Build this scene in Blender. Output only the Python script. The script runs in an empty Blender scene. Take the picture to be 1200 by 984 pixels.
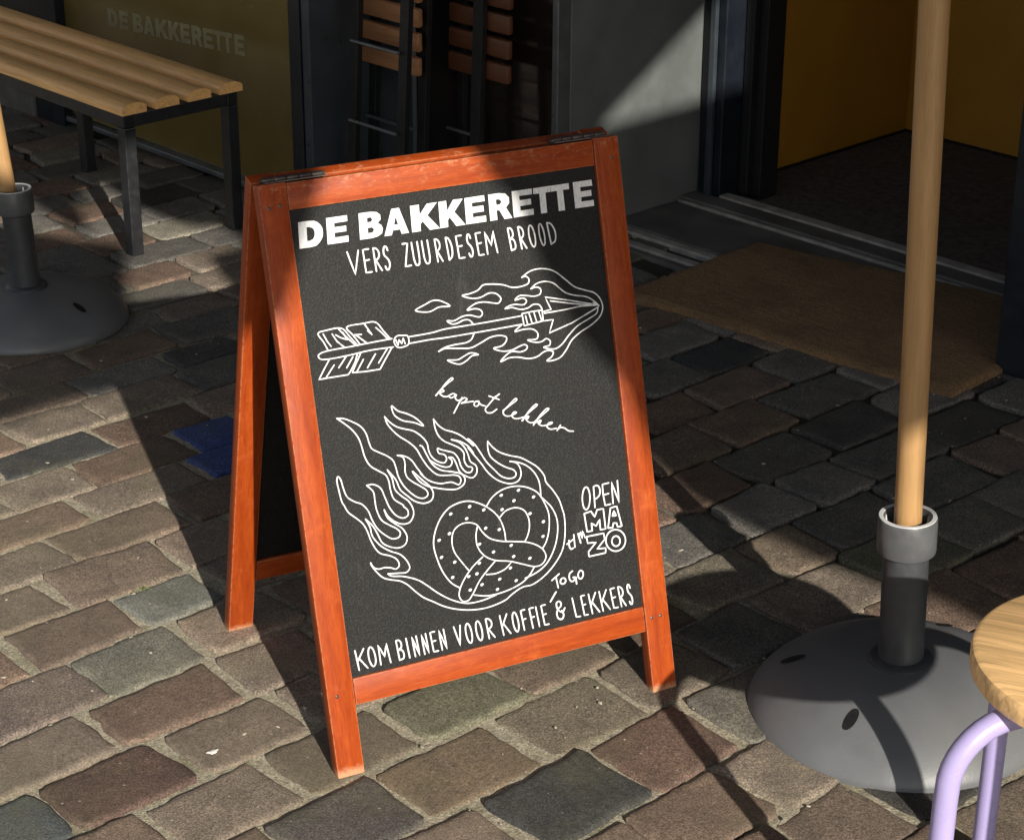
import bpy, bmesh, math, random
import numpy as np
from mathutils import Vector, Matrix, noise as mnoise
random.seed(7)
rng = np.random.default_rng(11)
sc = bpy.context.scene
COL = sc.collection
R = math.radians

# ---------------------------------------------------------------- camera
CAM_H, PITCH, ROLL, FPX = 1.65717, 0.418551, 0.004889, 2461.2
cd = bpy.data.cameras.new('camera'); cam = bpy.data.objects.new('camera', cd); COL.objects.link(cam)
cd.sensor_fit = 'HORIZONTAL'; cd.sensor_width = 36.0; cd.lens = 36.0*FPX/1200.0
cd.clip_start = 0.05; cd.clip_end = 400
_c, _s = math.cos(PITCH), math.sin(PITCH)
fwd = Vector((0, _c, -_s)); up = Vector((0, _s, _c)); rt = Vector((1, 0, 0))
r2 = rt*math.cos(ROLL)+up*math.sin(ROLL); u2 = up*math.cos(ROLL)-rt*math.sin(ROLL)
cam.matrix_world = Matrix(((r2.x, u2.x, -fwd.x, 0), (r2.y, u2.y, -fwd.y, 0), (r2.z, u2.z, -fwd.z, CAM_H), (0, 0, 0, 1)))
sc.camera = cam

# ---------------------------------------------------------------- light
SUN_EL, SUN_AZ = R(25.5), R(-20.3)          # travel direction azimuth (from +Y, clockwise positive)
sdir = Vector((math.sin(SUN_AZ)*math.cos(SUN_EL), math.cos(SUN_AZ)*math.cos(SUN_EL), -math.sin(SUN_EL)))
w = bpy.data.worlds.new('World'); sc.world = w; w.use_nodes = True
nt = w.node_tree; nt.nodes.clear()
sky = nt.nodes.new('ShaderNodeTexSky'); sky.sky_type = 'NISHITA'; sky.sun_disc = False
sky.sun_elevation = SUN_EL; sky.sun_rotation = math.atan2(-sdir.x, -sdir.y)
bg = nt.nodes.new('ShaderNodeBackground'); bg.inputs['Strength'].default_value = 0.087
wo = nt.nodes.new('ShaderNodeOutputWorld')
hs = nt.nodes.new('ShaderNodeHueSaturation'); hs.inputs['Saturation'].default_value = 0.45
nt.links.new(sky.outputs[0], hs.inputs['Color']); nt.links.new(hs.outputs[0], bg.inputs[0]); nt.links.new(bg.outputs[0], wo.inputs[0])
sl = bpy.data.lights.new('sun', 'SUN'); sl.energy = 5.0; sl.angle = R(0.53); sl.color = (1.0, 0.93, 0.82)
so = bpy.data.objects.new('sun', sl); COL.objects.link(so)
so.rotation_euler = sdir.to_track_quat('-Z', 'Y').to_euler(); so.location = (2, -5, 6)
vs = sc.view_settings; sc.display_settings.display_device = 'sRGB'
vs.view_transform = 'Standard'; vs.look = 'None'; vs.exposure = 0.45; vs.gamma = 1; vs.use_curve_mapping = False
sc.cycles.max_bounces = 8; sc.cycles.diffuse_bounces = 4; sc.cycles.glossy_bounces = 4

# ---------------------------------------------------------------- helpers
WORLD = {}
def tag(o, label=None, cat=None, group=None, kind=None):
    if label: o['label'] = label
    if cat: o['category'] = cat
    if group: o['group'] = group
    if kind: o['kind'] = kind
    return o
def link(o, M=None, parent=None):
    COL.objects.link(o); M = M or Matrix()
    WORLD[o.name] = M
    if parent is not None:
        o.parent = parent; o.matrix_basis = WORLD[parent.name].inverted() @ M
    else: o.matrix_basis = M
    return o
def thing(name, label, cat, loc, group=None, M=None):
    o = bpy.data.objects.new(name, None); o.empty_display_size = .1
    link(o, M or Matrix.Translation(loc)); return tag(o, label, cat, group)
class MB:
    """collects shapes of ONE part, in the coordinates of its frame"""
    def __init__(s): s.bm = bmesh.new()
    def box(s, x0, x1, y0, y1, z0, z1, bev=0.0, seg=2):
        b = bmesh.new(); g = bmesh.ops.create_cube(b, size=1)
        for v in b.verts:
            v.co = Vector((x0+(v.co.x+.5)*(x1-x0), y0+(v.co.y+.5)*(y1-y0), z0+(v.co.z+.5)*(z1-z0)))
        if bev: bmesh.ops.bevel(b, geom=b.edges[:], offset=bev, segments=seg, profile=.5, affect='EDGES')
        s.merge(b); return s
    def merge(s, b, M=None):
        me = bpy.data.meshes.new('tmp'); b.to_mesh(me); b.free()
        if M: me.transform(M)
        s.bm.from_mesh(me); bpy.data.meshes.remove(me)
    def hexa(s, P, bev=0.0):
        """8 points: bottom loop 0-3 then top loop 4-7"""
        b = bmesh.new(); v = [b.verts.new(p) for p in P]
        for f in ((3,2,1,0),(4,5,6,7),(0,1,5,4),(1,2,6,5),(2,3,7,6),(3,0,4,7)): b.faces.new([v[i] for i in f])
        bmesh.ops.recalc_face_normals(b, faces=b.faces[:])
        if bev: bmesh.ops.bevel(b, geom=b.edges[:], offset=bev, segments=2, profile=.5, affect='EDGES')
        s.merge(b); return s
    def tube(s, pts, r, n=14, cap=True):
        pts = [Vector(p) for p in pts]; rs = r if isinstance(r, (list, tuple)) else [r]*len(pts)
        t = (pts[1]-pts[0]).normalized()
        nrm = t.orthogonal().normalized(); rings = []
        for i, p in enumerate(pts):
            t2 = ((pts[min(i+1, len(pts)-1)]-p).normalized()+(p-pts[max(i-1, 0)]).normalized()).normalized()
            nrm = (nrm-t2*nrm.dot(t2)).normalized(); bi = t2.cross(nrm)
            rings.append([s.bm.verts.new(p+(nrm*math.cos(a)+bi*math.sin(a))*rs[i]) for a in [2*math.pi*k/n for k in range(n)]])
        for A, B in zip(rings, rings[1:]):
            for k in range(n): s.bm.faces.new((A[k], A[(k+1) % n], B[(k+1) % n], B[k]))
        if cap: s.bm.faces.new(rings[0][::-1]); s.bm.faces.new(rings[-1])
        return s
    def lathe(s, prof, n=48, cx=0, cy=0):
        rings = []
        for r, z in prof:
            if r < 1e-6: rings.append([s.bm.verts.new((cx, cy, z))])
            else: rings.append([s.bm.verts.new((cx+r*math.cos(2*math.pi*k/n), cy+r*math.sin(2*math.pi*k/n), z)) for k in range(n)])
        for A, B in zip(rings, rings[1:]):
            for k in range(n):
                k2 = (k+1) % n
                if len(A) == 1 and len(B) == 1: continue
                if len(A) == 1: s.bm.faces.new((A[0], B[k], B[k2]))
                elif len(B) == 1: s.bm.faces.new((A[k], A[k2], B[0]))
                else: s.bm.faces.new((A[k], A[k2], B[k2], B[k]))
        return s
    def build(s, name, mat, parent=None, M=None, smooth=None):
        bmesh.ops.recalc_face_normals(s.bm, faces=s.bm.faces[:])
        me = bpy.data.meshes.new(name); s.bm.to_mesh(me); s.bm.free()
        me.materials.append(mat)
        if smooth is not None:
            me.polygons.foreach_set('use_smooth', [True]*len(me.polygons))
            if smooth < 180: me.set_sharp_from_angle(angle=R(smooth))
        o = bpy.data.objects.new(name, me); return link(o, M, parent)
def np_mesh(name, V, F, mat, smooth=True):
    me = bpy.data.meshes.new(name); V = np.asarray(V, np.float32); F = np.asarray(F, np.int32)
    k = F.shape[1]
    me.vertices.add(len(V)); me.vertices.foreach_set('co', V.ravel())
    me.loops.add(F.size); me.loops.foreach_set('vertex_index', F.ravel())
    me.polygons.add(len(F)); me.polygons.foreach_set('loop_start', np.arange(0, F.size, k, dtype=np.int32))
    me.polygons.foreach_set('loop_total', np.full(len(F), k, np.int32)); me.update(); me.validate()
    if smooth: me.polygons.foreach_set('use_smooth', np.ones(len(me.polygons), bool))
    if mat: me.materials.append(mat)
    return me
# ---------------------------------------------------------------- materials
class Mat:
    def __init__(s, name):
        s.m = bpy.data.materials.new(name); s.m.use_nodes = True; s.t = s.m.node_tree
        s.b = s.t.nodes['Principled BSDF']
    def n(s, typ, **kw):
        x = s.t.nodes.new('ShaderNode'+typ)
        for k, v in kw.items():
            if k in x.inputs: x.inputs[k].default_value = v
            else: setattr(x, k, v)
        return x
    def l(s, a, b): s.t.links.new(a, b)
    def coord(s, which='Object', scale=(1, 1, 1)):
        tc = s.n('TexCoord'); mp = s.n('Mapping'); mp.inputs['Scale'].default_value = scale
        s.l(tc.outputs[which], mp.inputs[0]); return mp.outputs[0]
    def noise(s, co, scale, detail=4, rough=.55, dist=0):
        x = s.n('TexNoise'); x.inputs['Scale'].default_value = scale; x.inputs['Detail'].default_value = detail
        x.inputs['Roughness'].default_value = rough; x.inputs['Distortion'].default_value = dist
        s.l(co, x.inputs['Vector']); return x.outputs['Fac']
    def ramp(s, fac, stops, interp='LINEAR'):
        x = s.n('ValToRGB'); x.color_ramp.interpolation = interp
        e = x.color_ramp.elements
        while len(e) > 1: e.remove(e[-1])
        for i, (p, c) in enumerate(stops):
            el = e[0] if i == 0 else e.new(p)
            el.position = p; el.color = (*c, 1) if isinstance(c, tuple) else (c, c, c, 1)
        s.l(fac, x.inputs[0]); return x.outputs[0]
    def mix(s, fac, a, b, mode='MIX'):
        x = s.n('Mix', data_type='RGBA', blend_type=mode)
        for sock, v in ((x.inputs[0], fac), (x.inputs[6], a), (x.inputs[7], b)):
            if isinstance(v, bpy.types.NodeSocket): s.l(v, sock)
            else: sock.default_value = v if not isinstance(v, tuple) else (*v, 1)
        return x.outputs[2]
    def math(s, op, a, b=0.0, clamp=False):
        x = s.n('Math', operation=op); x.use_clamp = clamp
        for sock, v in ((x.inputs[0], a), (x.inputs[1], b)):
            if isinstance(v, bpy.types.NodeSocket): s.l(v, sock)
            else: sock.default_value = v
        return x.outputs[0]
    def bump(s, h, strength=.3, dist=.002, prev=None):
        x = s.n('Bump'); x.inputs['Strength'].default_value = strength; x.inputs['Distance'].default_value = dist
        s.l(h, x.inputs['Height'])
        if prev: s.l(prev, x.inputs['Normal'])
        return x.outputs[0]
    def out(s, col=None, rough=None, nrm=None, metal=None, **kw):
        for k, v in (('Base Color', col), ('Roughness', rough), ('Normal', nrm), ('Metallic', metal)):
            if v is None: continue
            if isinstance(v, bpy.types.NodeSocket): s.l(v, s.b.inputs[k])
            else: s.b.inputs[k].default_value = (*v, 1) if isinstance(v, tuple) else v
        for k, v in kw.items(): s.b.inputs[k.replace('_', ' ')].default_value = v
        return s.m
def edge_wear(m, radius=.003, lo=.86, hi=.97):
    bv = m.n('Bevel', samples=4); bv.inputs['Radius'].default_value = radius
    g = m.n('NewGeometry'); d = m.n('VectorMath', operation='DOT_PRODUCT')
    m.l(bv.outputs[0], d.inputs[0]); m.l(g.outputs['Normal'], d.inputs[1])
    mr = m.n('MapRange'); mr.inputs[1].default_value = hi; mr.inputs[2].default_value = lo
    m.l(d.outputs['Value'], mr.inputs[0]); return mr.outputs[0]

def paint(name, col, rough=.5, metal=0, var=.25, scale=30, bump=.15, bscale=250, dirt=None, **kw):
    m = Mat(name); co = m.coord()
    n1 = m.noise(co, scale, 5, .6); lo = tuple(c*(1-var) for c in col); hi = tuple(min(1, c*(1+var)) for c in col)
    c = m.ramp(n1, [(.3, lo), (.7, hi)])
    if dirt: c = m.mix(m.ramp(m.noise(co, scale*.4, 6, .7), [(.52, 0.0), (.72, .7)]), c, dirt)
    rr = m.ramp(m.noise(co, scale*2, 4), [(.3, max(.05, rough-.08)), (.7, min(1, rough+.1))])
    return m.out(c, rr, m.bump(m.noise(co, bscale, 4), bump, .001), metal, **kw)

def sign_wood(name, sx, sy):
    m = Mat(name); co = m.coord('Object', (sx, sy, 20)); co1 = m.coord()
    g = m.noise(co, 6, 6, .6, .6); f = m.noise(co, 40, 4, .6)
    c = m.ramp(g, [(.3, (.235, .032, .004)), (.5, (.318, .051, .006)), (.72, (.40, .073, .009))])
    c = m.mix(m.ramp(f, [(.44, 0.0), (.66, .55)]), c, (.20, .024, .005))
    blot = m.noise(co1, 22, 5, .65)
    c = m.mix(m.ramp(blot, [(.55, 0.0), (.75, .35)]), c, (.56, .13, .03))
    # worn corners and scuffs, paler raw wood
    e = edge_wear(m); nz = m.noise(co1, 90, 5, .7)
    wear = m.math('MULTIPLY', e, m.ramp(nz, [(.38, 0.0), (.52, .95)]))
    sc1 = m.noise(m.coord('Object', (60, 25, 30)), 1.6, 8, .75)
    scuff = m.ramp(sc1, [(.70, 0.0), (.78, .55)])
    sx_ = m.n('SeparateXYZ'); m.l(co1, sx_.inputs[0])
    foot = m.ramp(m.math('ADD', sx_.outputs[1], m.math('MULTIPLY', m.math('SUBTRACT', nz, .5), .022)), [(.006, .9), (.015, 0.0)])
    topw = m.math('MULTIPLY', m.ramp(sx_.outputs[1], [(.797, 0.0), (.829, 1.0)]), m.ramp(m.noise(m.coord('Object', (1, 1.4, 1)), 60, 7, .8), [(.52, 0.0), (.63, .55)]))
    wm = m.math('MAXIMUM', m.math('MAXIMUM', wear, scuff), m.math('MAXIMUM', foot, topw))
    c = m.mix(wm, c, (.52, .27, .15))
    ro = m.ramp(blot, [(.3, .42), (.7, .6)])
    return m.out(c, ro, m.bump(f, .22, .0006, m.bump(nz, .15, .0008)), Specular_IOR_Level=.25)

def light_wood(name, col, sx, sy, sz, rough=.45, contrast=.35, scale=4):
    m = Mat(name); co = m.coord('Object', (sx, sy, sz))
    g = m.noise(co, scale, 6, .6, 1.2); f = m.noise(co, scale*7, 4, .6)
    lo = tuple(c*(1-contrast) for c in col); hi = tuple(c*(1+contrast*.7) for c in col)
    c = m.ramp(g, [(.3, lo), (.5, col), (.7, hi)])
    c = m.mix(m.ramp(f, [(.5, 0.0), (.75, .4)]), c, tuple(c_*.6 for c_ in col))
    return m.out(c, m.ramp(f, [(.3, rough), (.7, rough+.15)]), m.bump(f, .2, .0006))

# cobbles: stone colour comes from a per-stone colour attribute
m = Mat('cobble_stone'); co = m.coord()
at = m.n('Attribute'); at.attribute_name = 'stone'; base = at.outputs['Color']
big = m.noise(co, 14, 5, .6); mid = m.noise(co, 105, 6, .78); fine = m.noise(co, 330, 3, .8)
c = m.mix(1.0, base, m.ramp(big, [(.3, (.74, .74, .76)), (.7, (1.22, 1.2, 1.14))]), 'MULTIPLY')
c = m.mix(1.0, c, m.ramp(mid, [(.32, (.72, .72, .72)), (.68, (1.25, 1.25, 1.24))]), 'MULTIPLY')
c = m.mix(1.0, c, m.ramp(fine, [(.36, (.42, .42, .42)), (.5, (1, 1, 1)), (.64, (1.85, 1.84, 1.8))]), 'MULTIPLY')
moss = m.math('MULTIPLY', m.ramp(m.noise(co, 5.5, 5, .6), [(.5, 0.0), (.68, .55)]), m.ramp(mid, [(.35, .3), (.65, 1.0)]))
c = m.mix(moss, c, (.105, .10, .055))
fl = m.n('TexVoronoi'); fl.inputs['Scale'].default_value = 55; fl.inputs['Randomness'].default_value = 1
m.l(m.coord('Object', (1, 1.5, 1)), fl.inputs['Vector'])
fleck = m.math('MULTIPLY', m.ramp(fl.outputs['Distance'], [(.09, 1.0), (.15, 0.0)]), m.ramp(m.noise(co, 33, 2), [(.57, 0.0), (.62, .75)]))
c = m.mix(fleck, c, (.42, .38, .32))
dustz = at.outputs['Alpha']
c = m.mix(m.math('MULTIPLY', dustz, m.ramp(mid, [(.3, .35), (.7, 1.0)])), c, (.27, .24, .17))
M_STONE = m.out(c, m.ramp(mid, [(.3, .78), (.7, .95)]), m.bump(fine, .8, .0016, m.bump(mid, .45, .0035)), Specular_IOR_Level=.28)
m = Mat('joint_sand'); co = m.coord()
a1 = m.noise(co, 9, 5, .6); a2 = m.noise(co, 300, 3, .75); a3 = m.noise(co, 90, 4, .7)
c = m.ramp(a2, [(.3, (.17, .15, .105)), (.5, (.36, .32, .235)), (.70, (.60, .55, .43))])
c = m.mix(1.0, c, m.ramp(a3, [(.3, (.6, .6, .58)), (.7, (1.2, 1.2, 1.2))]), 'MULTIPLY')
c = m.mix(m.ramp(a1, [(.54, 0.0), (.68, .6)]), c, (.12, .115, .05))
# joint colour goes near-black towards the shop
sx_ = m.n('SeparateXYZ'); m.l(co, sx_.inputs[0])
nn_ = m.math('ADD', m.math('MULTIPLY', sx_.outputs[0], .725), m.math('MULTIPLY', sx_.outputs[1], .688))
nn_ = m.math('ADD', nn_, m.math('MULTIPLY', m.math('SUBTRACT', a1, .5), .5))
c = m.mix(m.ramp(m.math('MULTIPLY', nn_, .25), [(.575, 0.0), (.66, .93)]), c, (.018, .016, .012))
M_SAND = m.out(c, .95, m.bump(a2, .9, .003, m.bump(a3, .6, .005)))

M_STILE = sign_wood('orange_stained_wood_upright', 14, 1.2)
M_RAIL = sign_wood('orange_stained_wood_crosswise', 1.2, 14)
m = Mat('blackboard_paint'); co = m.coord()
sp = m.noise(co, 380, 2, .7); sp2 = m.noise(co, 900, 2, .8); bl = m.noise(co, 9, 5, .6)
c = m.ramp(sp, [(.32, (.003, .0032, .0031)), (.5, (.0052, .0055, .0053)), (.68, (.0195, .0203, .0194))])
c = m.mix(m.ramp(bl, [(.5, 0.0), (.8, .3)]), c, (.019, .020, .019))
smu = m.noise(m.coord('Object', (30, 5, 1)), 1.0, 6, .7)
c = m.mix(m.ramp(smu, [(.62, 0.0), (.74, .22)]), c, (.10, .10, .095))
M_BOARD = m.out(c, .58, m.bump(sp, .5, .0014, m.bump(sp2, .3, .0005)), Specular_IOR_Level=.3)
m = Mat('white_paint_marker'); co = m.coord()
c = m.ramp(m.noise(co, 160, 4, .6), [(.30, (.40, .41, .42)), (.44, (.70, .71, .72)), (.65, (.84, .84, .84))])
M_WHITE = m.out(c, .55)
m = Mat('white_brushed_lettering'); co = m.coord('Object', (90, 35, 1))
c = m.ramp(m.noise(co, 3, 5, .7), [(.28, (.52, .54, .56)), (.5, (.74, .75, .76)), (.7, (.84, .84, .84))])
M_TITLE = m.out(c, .6)
M_HINGE = paint('worn_hinge_steel', (.15, .125, .115), .48, .8, .35, 120, .2, 400, dirt=(.12, .06, .04))
M_BASE = paint('grey_cast_base', (.122, .127, .134), .42, 0, .10, 9, .3, 300, dirt=(.135, .134, .13))
M_TUBE = paint('charcoal_powder_coat', (.045, .048, .052), .40, .0, .2, 40, .2, 500)
M_COLLAR = paint('grey_plastic_collar', (.085, .088, .092), .38, 0, .15, 40, .1, 500)
M_RING = paint('pale_collar_insert', (.55, .56, .57), .5, 0, .15, 60, .1, 500)
M_HOLE = paint('dark_opening', (.006, .006, .007), .6)  # near-black; as gap and hole colour it stands in for their shade
M_POLE = light_wood('varnished_parasol_wood', (.38, .222, .092), 14, 14, .9, .4, .16, 5)
M_SEAT = light_wood('stool_seat_oak', (.84, .53, .24), 1.6, 30, 10, .38, .42, 3.4)
M_LILAC = paint('lilac_powder_coat', (.37, .32, .57), .30, 0, .03, 20, .08, 600)
M_SLAT = light_wood('oiled_bench_wood', (.86, .49, .185), .8, 14, 14, .4, .25, 5)
M_BLACK = paint('black_bench_steel', (.016, .017, .019), .42, 0, .3, 30, .2, 400)
M_CHAIRW = light_wood('chair_slat_wood', (.36, .165, .07), 1, 12, 12, .45, .3, 5)
M_CHAIRSH = light_wood('shade_tinted_slat_wood', (.10, .034, .012), 1, 12, 12, .45, .3, 5)  # slat wood darkened to hold the shade in its colour
M_CHAIRM = paint('black_chair_steel', (.004, .004, .0045), .55)
# glass with a coloured backing right behind it
def pane(name, col, rough, ior, var=.15):
    m = Mat(name); co = m.coord(); n1 = m.noise(co, 5, 5, .6)
    c = m.ramp(n1, [(.3, tuple(x*(1-var) for x in col)), (.7, tuple(x*(1+var) for x in col))])
    sm = m.noise(m.coord('Object', (3, 3, 14)), 5, 6, .7)
    return m.out(c, m.ramp(sm, [(.35, rough), (.75, rough+.14)]), m.bump(m.noise(co, 6, 3), .03, .002), IOR=ior)
M_OLIVE = pane('olive_backed_glass', (.145, .105, .032), .16, 1.5)
M_BROWNG = pane('dark_brown_glass', (.016, .011, .009), .06, 1.9, .3)
M_FAINT = paint('faded_window_lettering', (.215, .19, .10), .4)
M_FRAMEB = paint('blue_black_frame_paint', (.034, .043, .052), .34, 0, .2, 12, .12, 300)
M_FRAMED = paint('deep_blue_door_paint', (.007, .010, .016), .40, 0, .2, 12, .12, 300)
M_PANELG = paint('grey_green_metal_panel', (.112, .122, .120), .38, 0, .22, 7, .25, 120, dirt=(.12, .13, .125))
M_STRIP = paint('grey_aluminium_strip', (.16, .17, .18), .35, .6, .2, 20)
M_PLINTH = paint('grey_stone_plinth', (.11, .105, .095), .8, 0, .3, 20, .5, 200, dirt=(.05, .05, .045))
M_STEP = paint('worn_bluestone_step', (.10, .097, .092), .7, 0, .4, 9, .6, 120, dirt=(.13, .125, .115))
M_STEPL = paint('pale_worn_edge', (.30, .285, .26), .7, 0, .35, 25, .5, 150)
M_OCHRE = paint('ochre_wall_paint', (.50, .235, .022), .55, 0, .1, 6, .2, 90)
M_INMAT = paint('dark_entrance_carpet', (.085, .072, .064), .95, 0, .45, 60, .8, 350)
M_WALL = paint('dark_facade_paint', (.05, .055, .06), .5)
M_SANDST = paint('beige_wall_stone', (.30, .26, .20), .85, 0, .3, 18, .5, 120)
M_CANVAS = paint('dark_awning_canvas', (.045, .042, .04), .9)
m = Mat('coir_doormat'); co = m.coord()
f1 = m.noise(m.coord('Object', (1, .45, 1)), 320, 4, .85); f2 = m.noise(co, 7, 5, .6); f3 = m.noise(m.coord('Object', (6, 60, 6)), 3, 5, .7)
c = m.ramp(f1, [(.3, (.13, .075, .034)), (.5, (.30, .178, .086)), (.7, (.52, .33, .17))])
c = m.mix(1.0, c, m.ramp(f3, [(.3, (.7, .7, .7)), (.7, (1.2, 1.2, 1.2))]), 'MULTIPLY')
c = m.mix(m.ramp(f2, [(.45, 0.0), (.75, .5)]), c, (.09, .055, .03))
M_COIR = m.out(c, 1.0, m.bump(f1, 1.0, .006))

# ---------------------------------------------------------------- site frame: d along the shopfront, n towards it
DV = Vector((.688, -.725, 0)).normalized(); NV = Vector((.725, .688, 0)).normalized(); ZV = Vector((0, 0, 1))
# right-handed: x = d, y = n, z up
MF = Matrix(((DV.x, NV.x, 0, 0), (DV.y, NV.y, 0, 0), (0, 0, 1, 0), (0, 0, 0, 1)))
def FM(d, n, z=0): return MF @ Matrix.Translation((d, n, z))
def FP(d, n, z=0): return MF @ Vector((d, n, z))

# ---------------------------------------------------------------- ground
TH = R(41.5); RX, RY = math.cos(TH), math.sin(TH)       # along a row
def rq(r, q): return (r*RX-q*RY, r*RY+q*RX)
def nz(x, y, s, z=0.0): return mnoise.noise(Vector((x*s, y*s, z)))
QS = [1.26, 1.405, 1.55, 1.695, 1.85, 2.0, 2.14, 2.275, 2.41, 2.55, 2.68, 2.815, 2.94, 3.05, 3.175, 3.29, 3.415, 3.525, 3.65]
JT = {2: [1.695], 3: [1.569, 1.779], 4: [1.314, 1.504, 1.716, 1.926], 5: [1.211, 1.407, 1.608, 1.816, 2.0, 2.19, 2.392, 2.537],
      6: [1.123, 1.324, 1.523, 2.457, 2.631], 7: [1.273, 1.503, 2.616, 2.837], 8: [1.341, 2.712, 2.901], 9: [1.295, 1.491],
      10: [1.44, 1.657], 11: [1.531, 1.758], 12: [1.64, 1.882, 2.03], 13: [1.702, 1.922, 2.06], 14: [1.824, 2.035], 15: [1.875, 2.093],
      16: [1.913, 2.124], 17: [1.987, 2.196]}
ROWS = [(a, b, JT.get(i, [])) for i, (a, b) in enumerate(zip(QS, QS[1:]))]
q = 1.26
while q > -.6:
    h = random.uniform(.125, .15); ROWS.append((q-h, q, [])); q -= h
q = 3.65
while q < 7.6:
    h = random.uniform(.110, .128); ROWS.append((q, q+h, [])); q += h
BROWN = [(.172, .121, .094), (.188, .144, .116), (.155, .117, .094), (.192, .157, .128), (.146, .101, .079)]
GREY = [(.165, .155, .132), (.145, .138, .120), (.185, .172, .145)]
GREEN = [(.125, .120, .088), (.16, .16, .145)]
DARK = [(.050, .052, .054), (.072, .070, .068), (.085, .078, .074)]
BLUE = (.050, .078, .225)
FIX = [((1.95, 1.77), (.130, .082, .066)), ((1.97, 1.92), (.140, .104, .080)), ((1.93, 2.07), (.150, .115, .090)), ((2.1, 2.07), (.120, .088, .068)), ((2.1, 1.92), (.150, .125, .10)), ((2.3, 2.07), (.17, .15, .12)), ((2.46, 2.07), (.165, .13, .10)),
       ((1.40, 1.95), DARK[2]), ((1.64, 1.77), (.040, .042, .044)), ((1.08, 2.21), (.070, .082, .090)), ((1.717, 3.24), DARK[0]), ((1.572, 2.60), (.15, .158, .150)),
       ((1.95, 3.0), BLUE), ((2.0, 3.11), BLUE), ((2.19, 3.47), DARK[1]), ((1.31, 2.34), (.105, .068, .055)), ((1.42, 2.345), (.128, .084, .068)), ((1.42, 2.21), (.150, .115, .094)), ((1.3, 2.07), (.178, .142, .116)), ((1.5, 2.07), (.118, .095, .073)), ((1.2, 2.345), (.165, .130, .110)), ((1.2, 2.48), (.170, .135, .118)), ((1.31, 2.21), (.098, .062, .052)),
       ((1.60, 1.93), (.142, .103, .072)), ((1.71, 2.07), (.120, .118, .082)), ((1.83, 1.93), (.165, .142, .108)), ((1.86, 1.77), (.128, .083, .066)), ((1.42, 2.48), (.150, .148, .125)),
       ((1.36, 2.61), (.118, .082, .070)), ((1.43, 2.75), (.160, .122, .098)), ((1.6, 2.88), (.150, .112, .088))]
def pick():
    t = random.random()
    b = random.choice(BROWN) if t < .76 else random.choice(GREY) if t < .88 else random.choice(GREEN) if t < .94 else random.choice(DARK)
    k = random.uniform(.85, 1.12); return tuple(x*k for x in b)
SV, SF, SCOL = [], [], []
def stone(r0, r1, q0, q1, fine, col, dust):
    nu, nv = (20, 11) if fine else (8, 5)
    L, W = (r1-r0)/2, (q1-q0)/2; rc, qc = (r0+r1)/2, (q0+q1)/2
    gap = random.uniform(.0040, .0078)*(1 if qc < 2.7 and rc < 1.9 else .62); L -= gap+random.uniform(0, .0035); W -= gap-.0008
    rad = random.uniform(.006, .024); sd_ = random.uniform(0, 100)
    dz = random.gauss(.0006, .0020); tu, tv = random.gauss(0, .010), random.gauss(0, .014)
    cj = [(random.uniform(-.010, .010), random.uniform(-.006, .006)) for _ in range(4)]
    def us(n):
        return [-1.0, -.97, -.92]+[-.80+1.6*i/(n-7) for i in range(n-6)]+[.92, .97, 1.0] if n > 9 else [-1+2*i/(n-1) for i in range(n)]
    base = len(SV); U, V_ = us(nu), us(nv)
    def put(x, y, edge, skirt):
        # rounded rectangle: pull the corners in
        ax, ay = abs(x)*L, abs(y)*W
        ox, oy = max(0, ax-(L-rad)), max(0, ay-(W-rad))
        if ox > 0 and oy > 0:
            m_ = max(ox, oy); h_ = math.hypot(ox, oy); ax = L-rad+ox*m_/h_; ay = W-rad+oy*m_/h_
        px, py = math.copysign(ax, x), math.copysign(ay, y)
        fx, fy = (px/L+1)/2, (py/W+1)/2
        jx = (cj[0][0]*(1-fx)+cj[1][0]*fx)*(1-fy)+(cj[2][0]*(1-fx)+cj[3][0]*fx)*fy
        jy = (cj[0][1]*(1-fx)+cj[1][1]*fx)*(1-fy)+(cj[2][1]*(1-fx)+cj[3][1]*fx)*fy
        wob = .0055*edge
        r = rc+px+jx+wob*nz(px+sd_, py, 26)+wob*.6*nz(px+sd_, py, 90, 3); q_ = qc+py+jy+wob*nz(px, py+sd_, 26, 5)+wob*.6*nz(px, py+sd_, 90, 8)
        din = min(L-abs(px), W-abs(py)); k = min(1, max(0, din)/.0075)
        z = .004+dz+tu*px+tv*py-.0038*(1-k)**2+.0013*nz(px+sd_, py, 14, 2)+.0011*nz(px+sd_, py, 45, 4)
        if skirt: z = -.035
        SV.append((*rq(r, q_), z))
    for j in range(nv):
        for i in range(nu): put(U[i], V_[j], max(abs(U[i]), abs(V_[j]))**4, False)
    for j in range(nv-1):
        for i in range(nu-1):
            a = base+j*nu+i; SF.append((a, a+1, a+nu+1, a+nu))
    rim = [(i, 0) for i in range(nu)]+[(nu-1, j) for j in range(1, nv)]+[(i, nv-1) for i in range(nu-2, -1, -1)]+[(0, j) for j in range(nv-2, 0, -1)]
    s0 = len(SV)
    for (i, j) in rim:
        x, y, z = SV[base+j*nu+i]; SV.append((x, y, -.035))
    for k in range(len(rim)):
        a = base+rim[k][1]*nu+rim[k][0]; k2 = (k+1) % len(rim); b = base+rim[k2][1]*nu+rim[k2][0]
        SF.append((b, a, s0+k, s0+k2))
    SCOL.extend([(*col, dust)]*(len(SV)-base))
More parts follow.
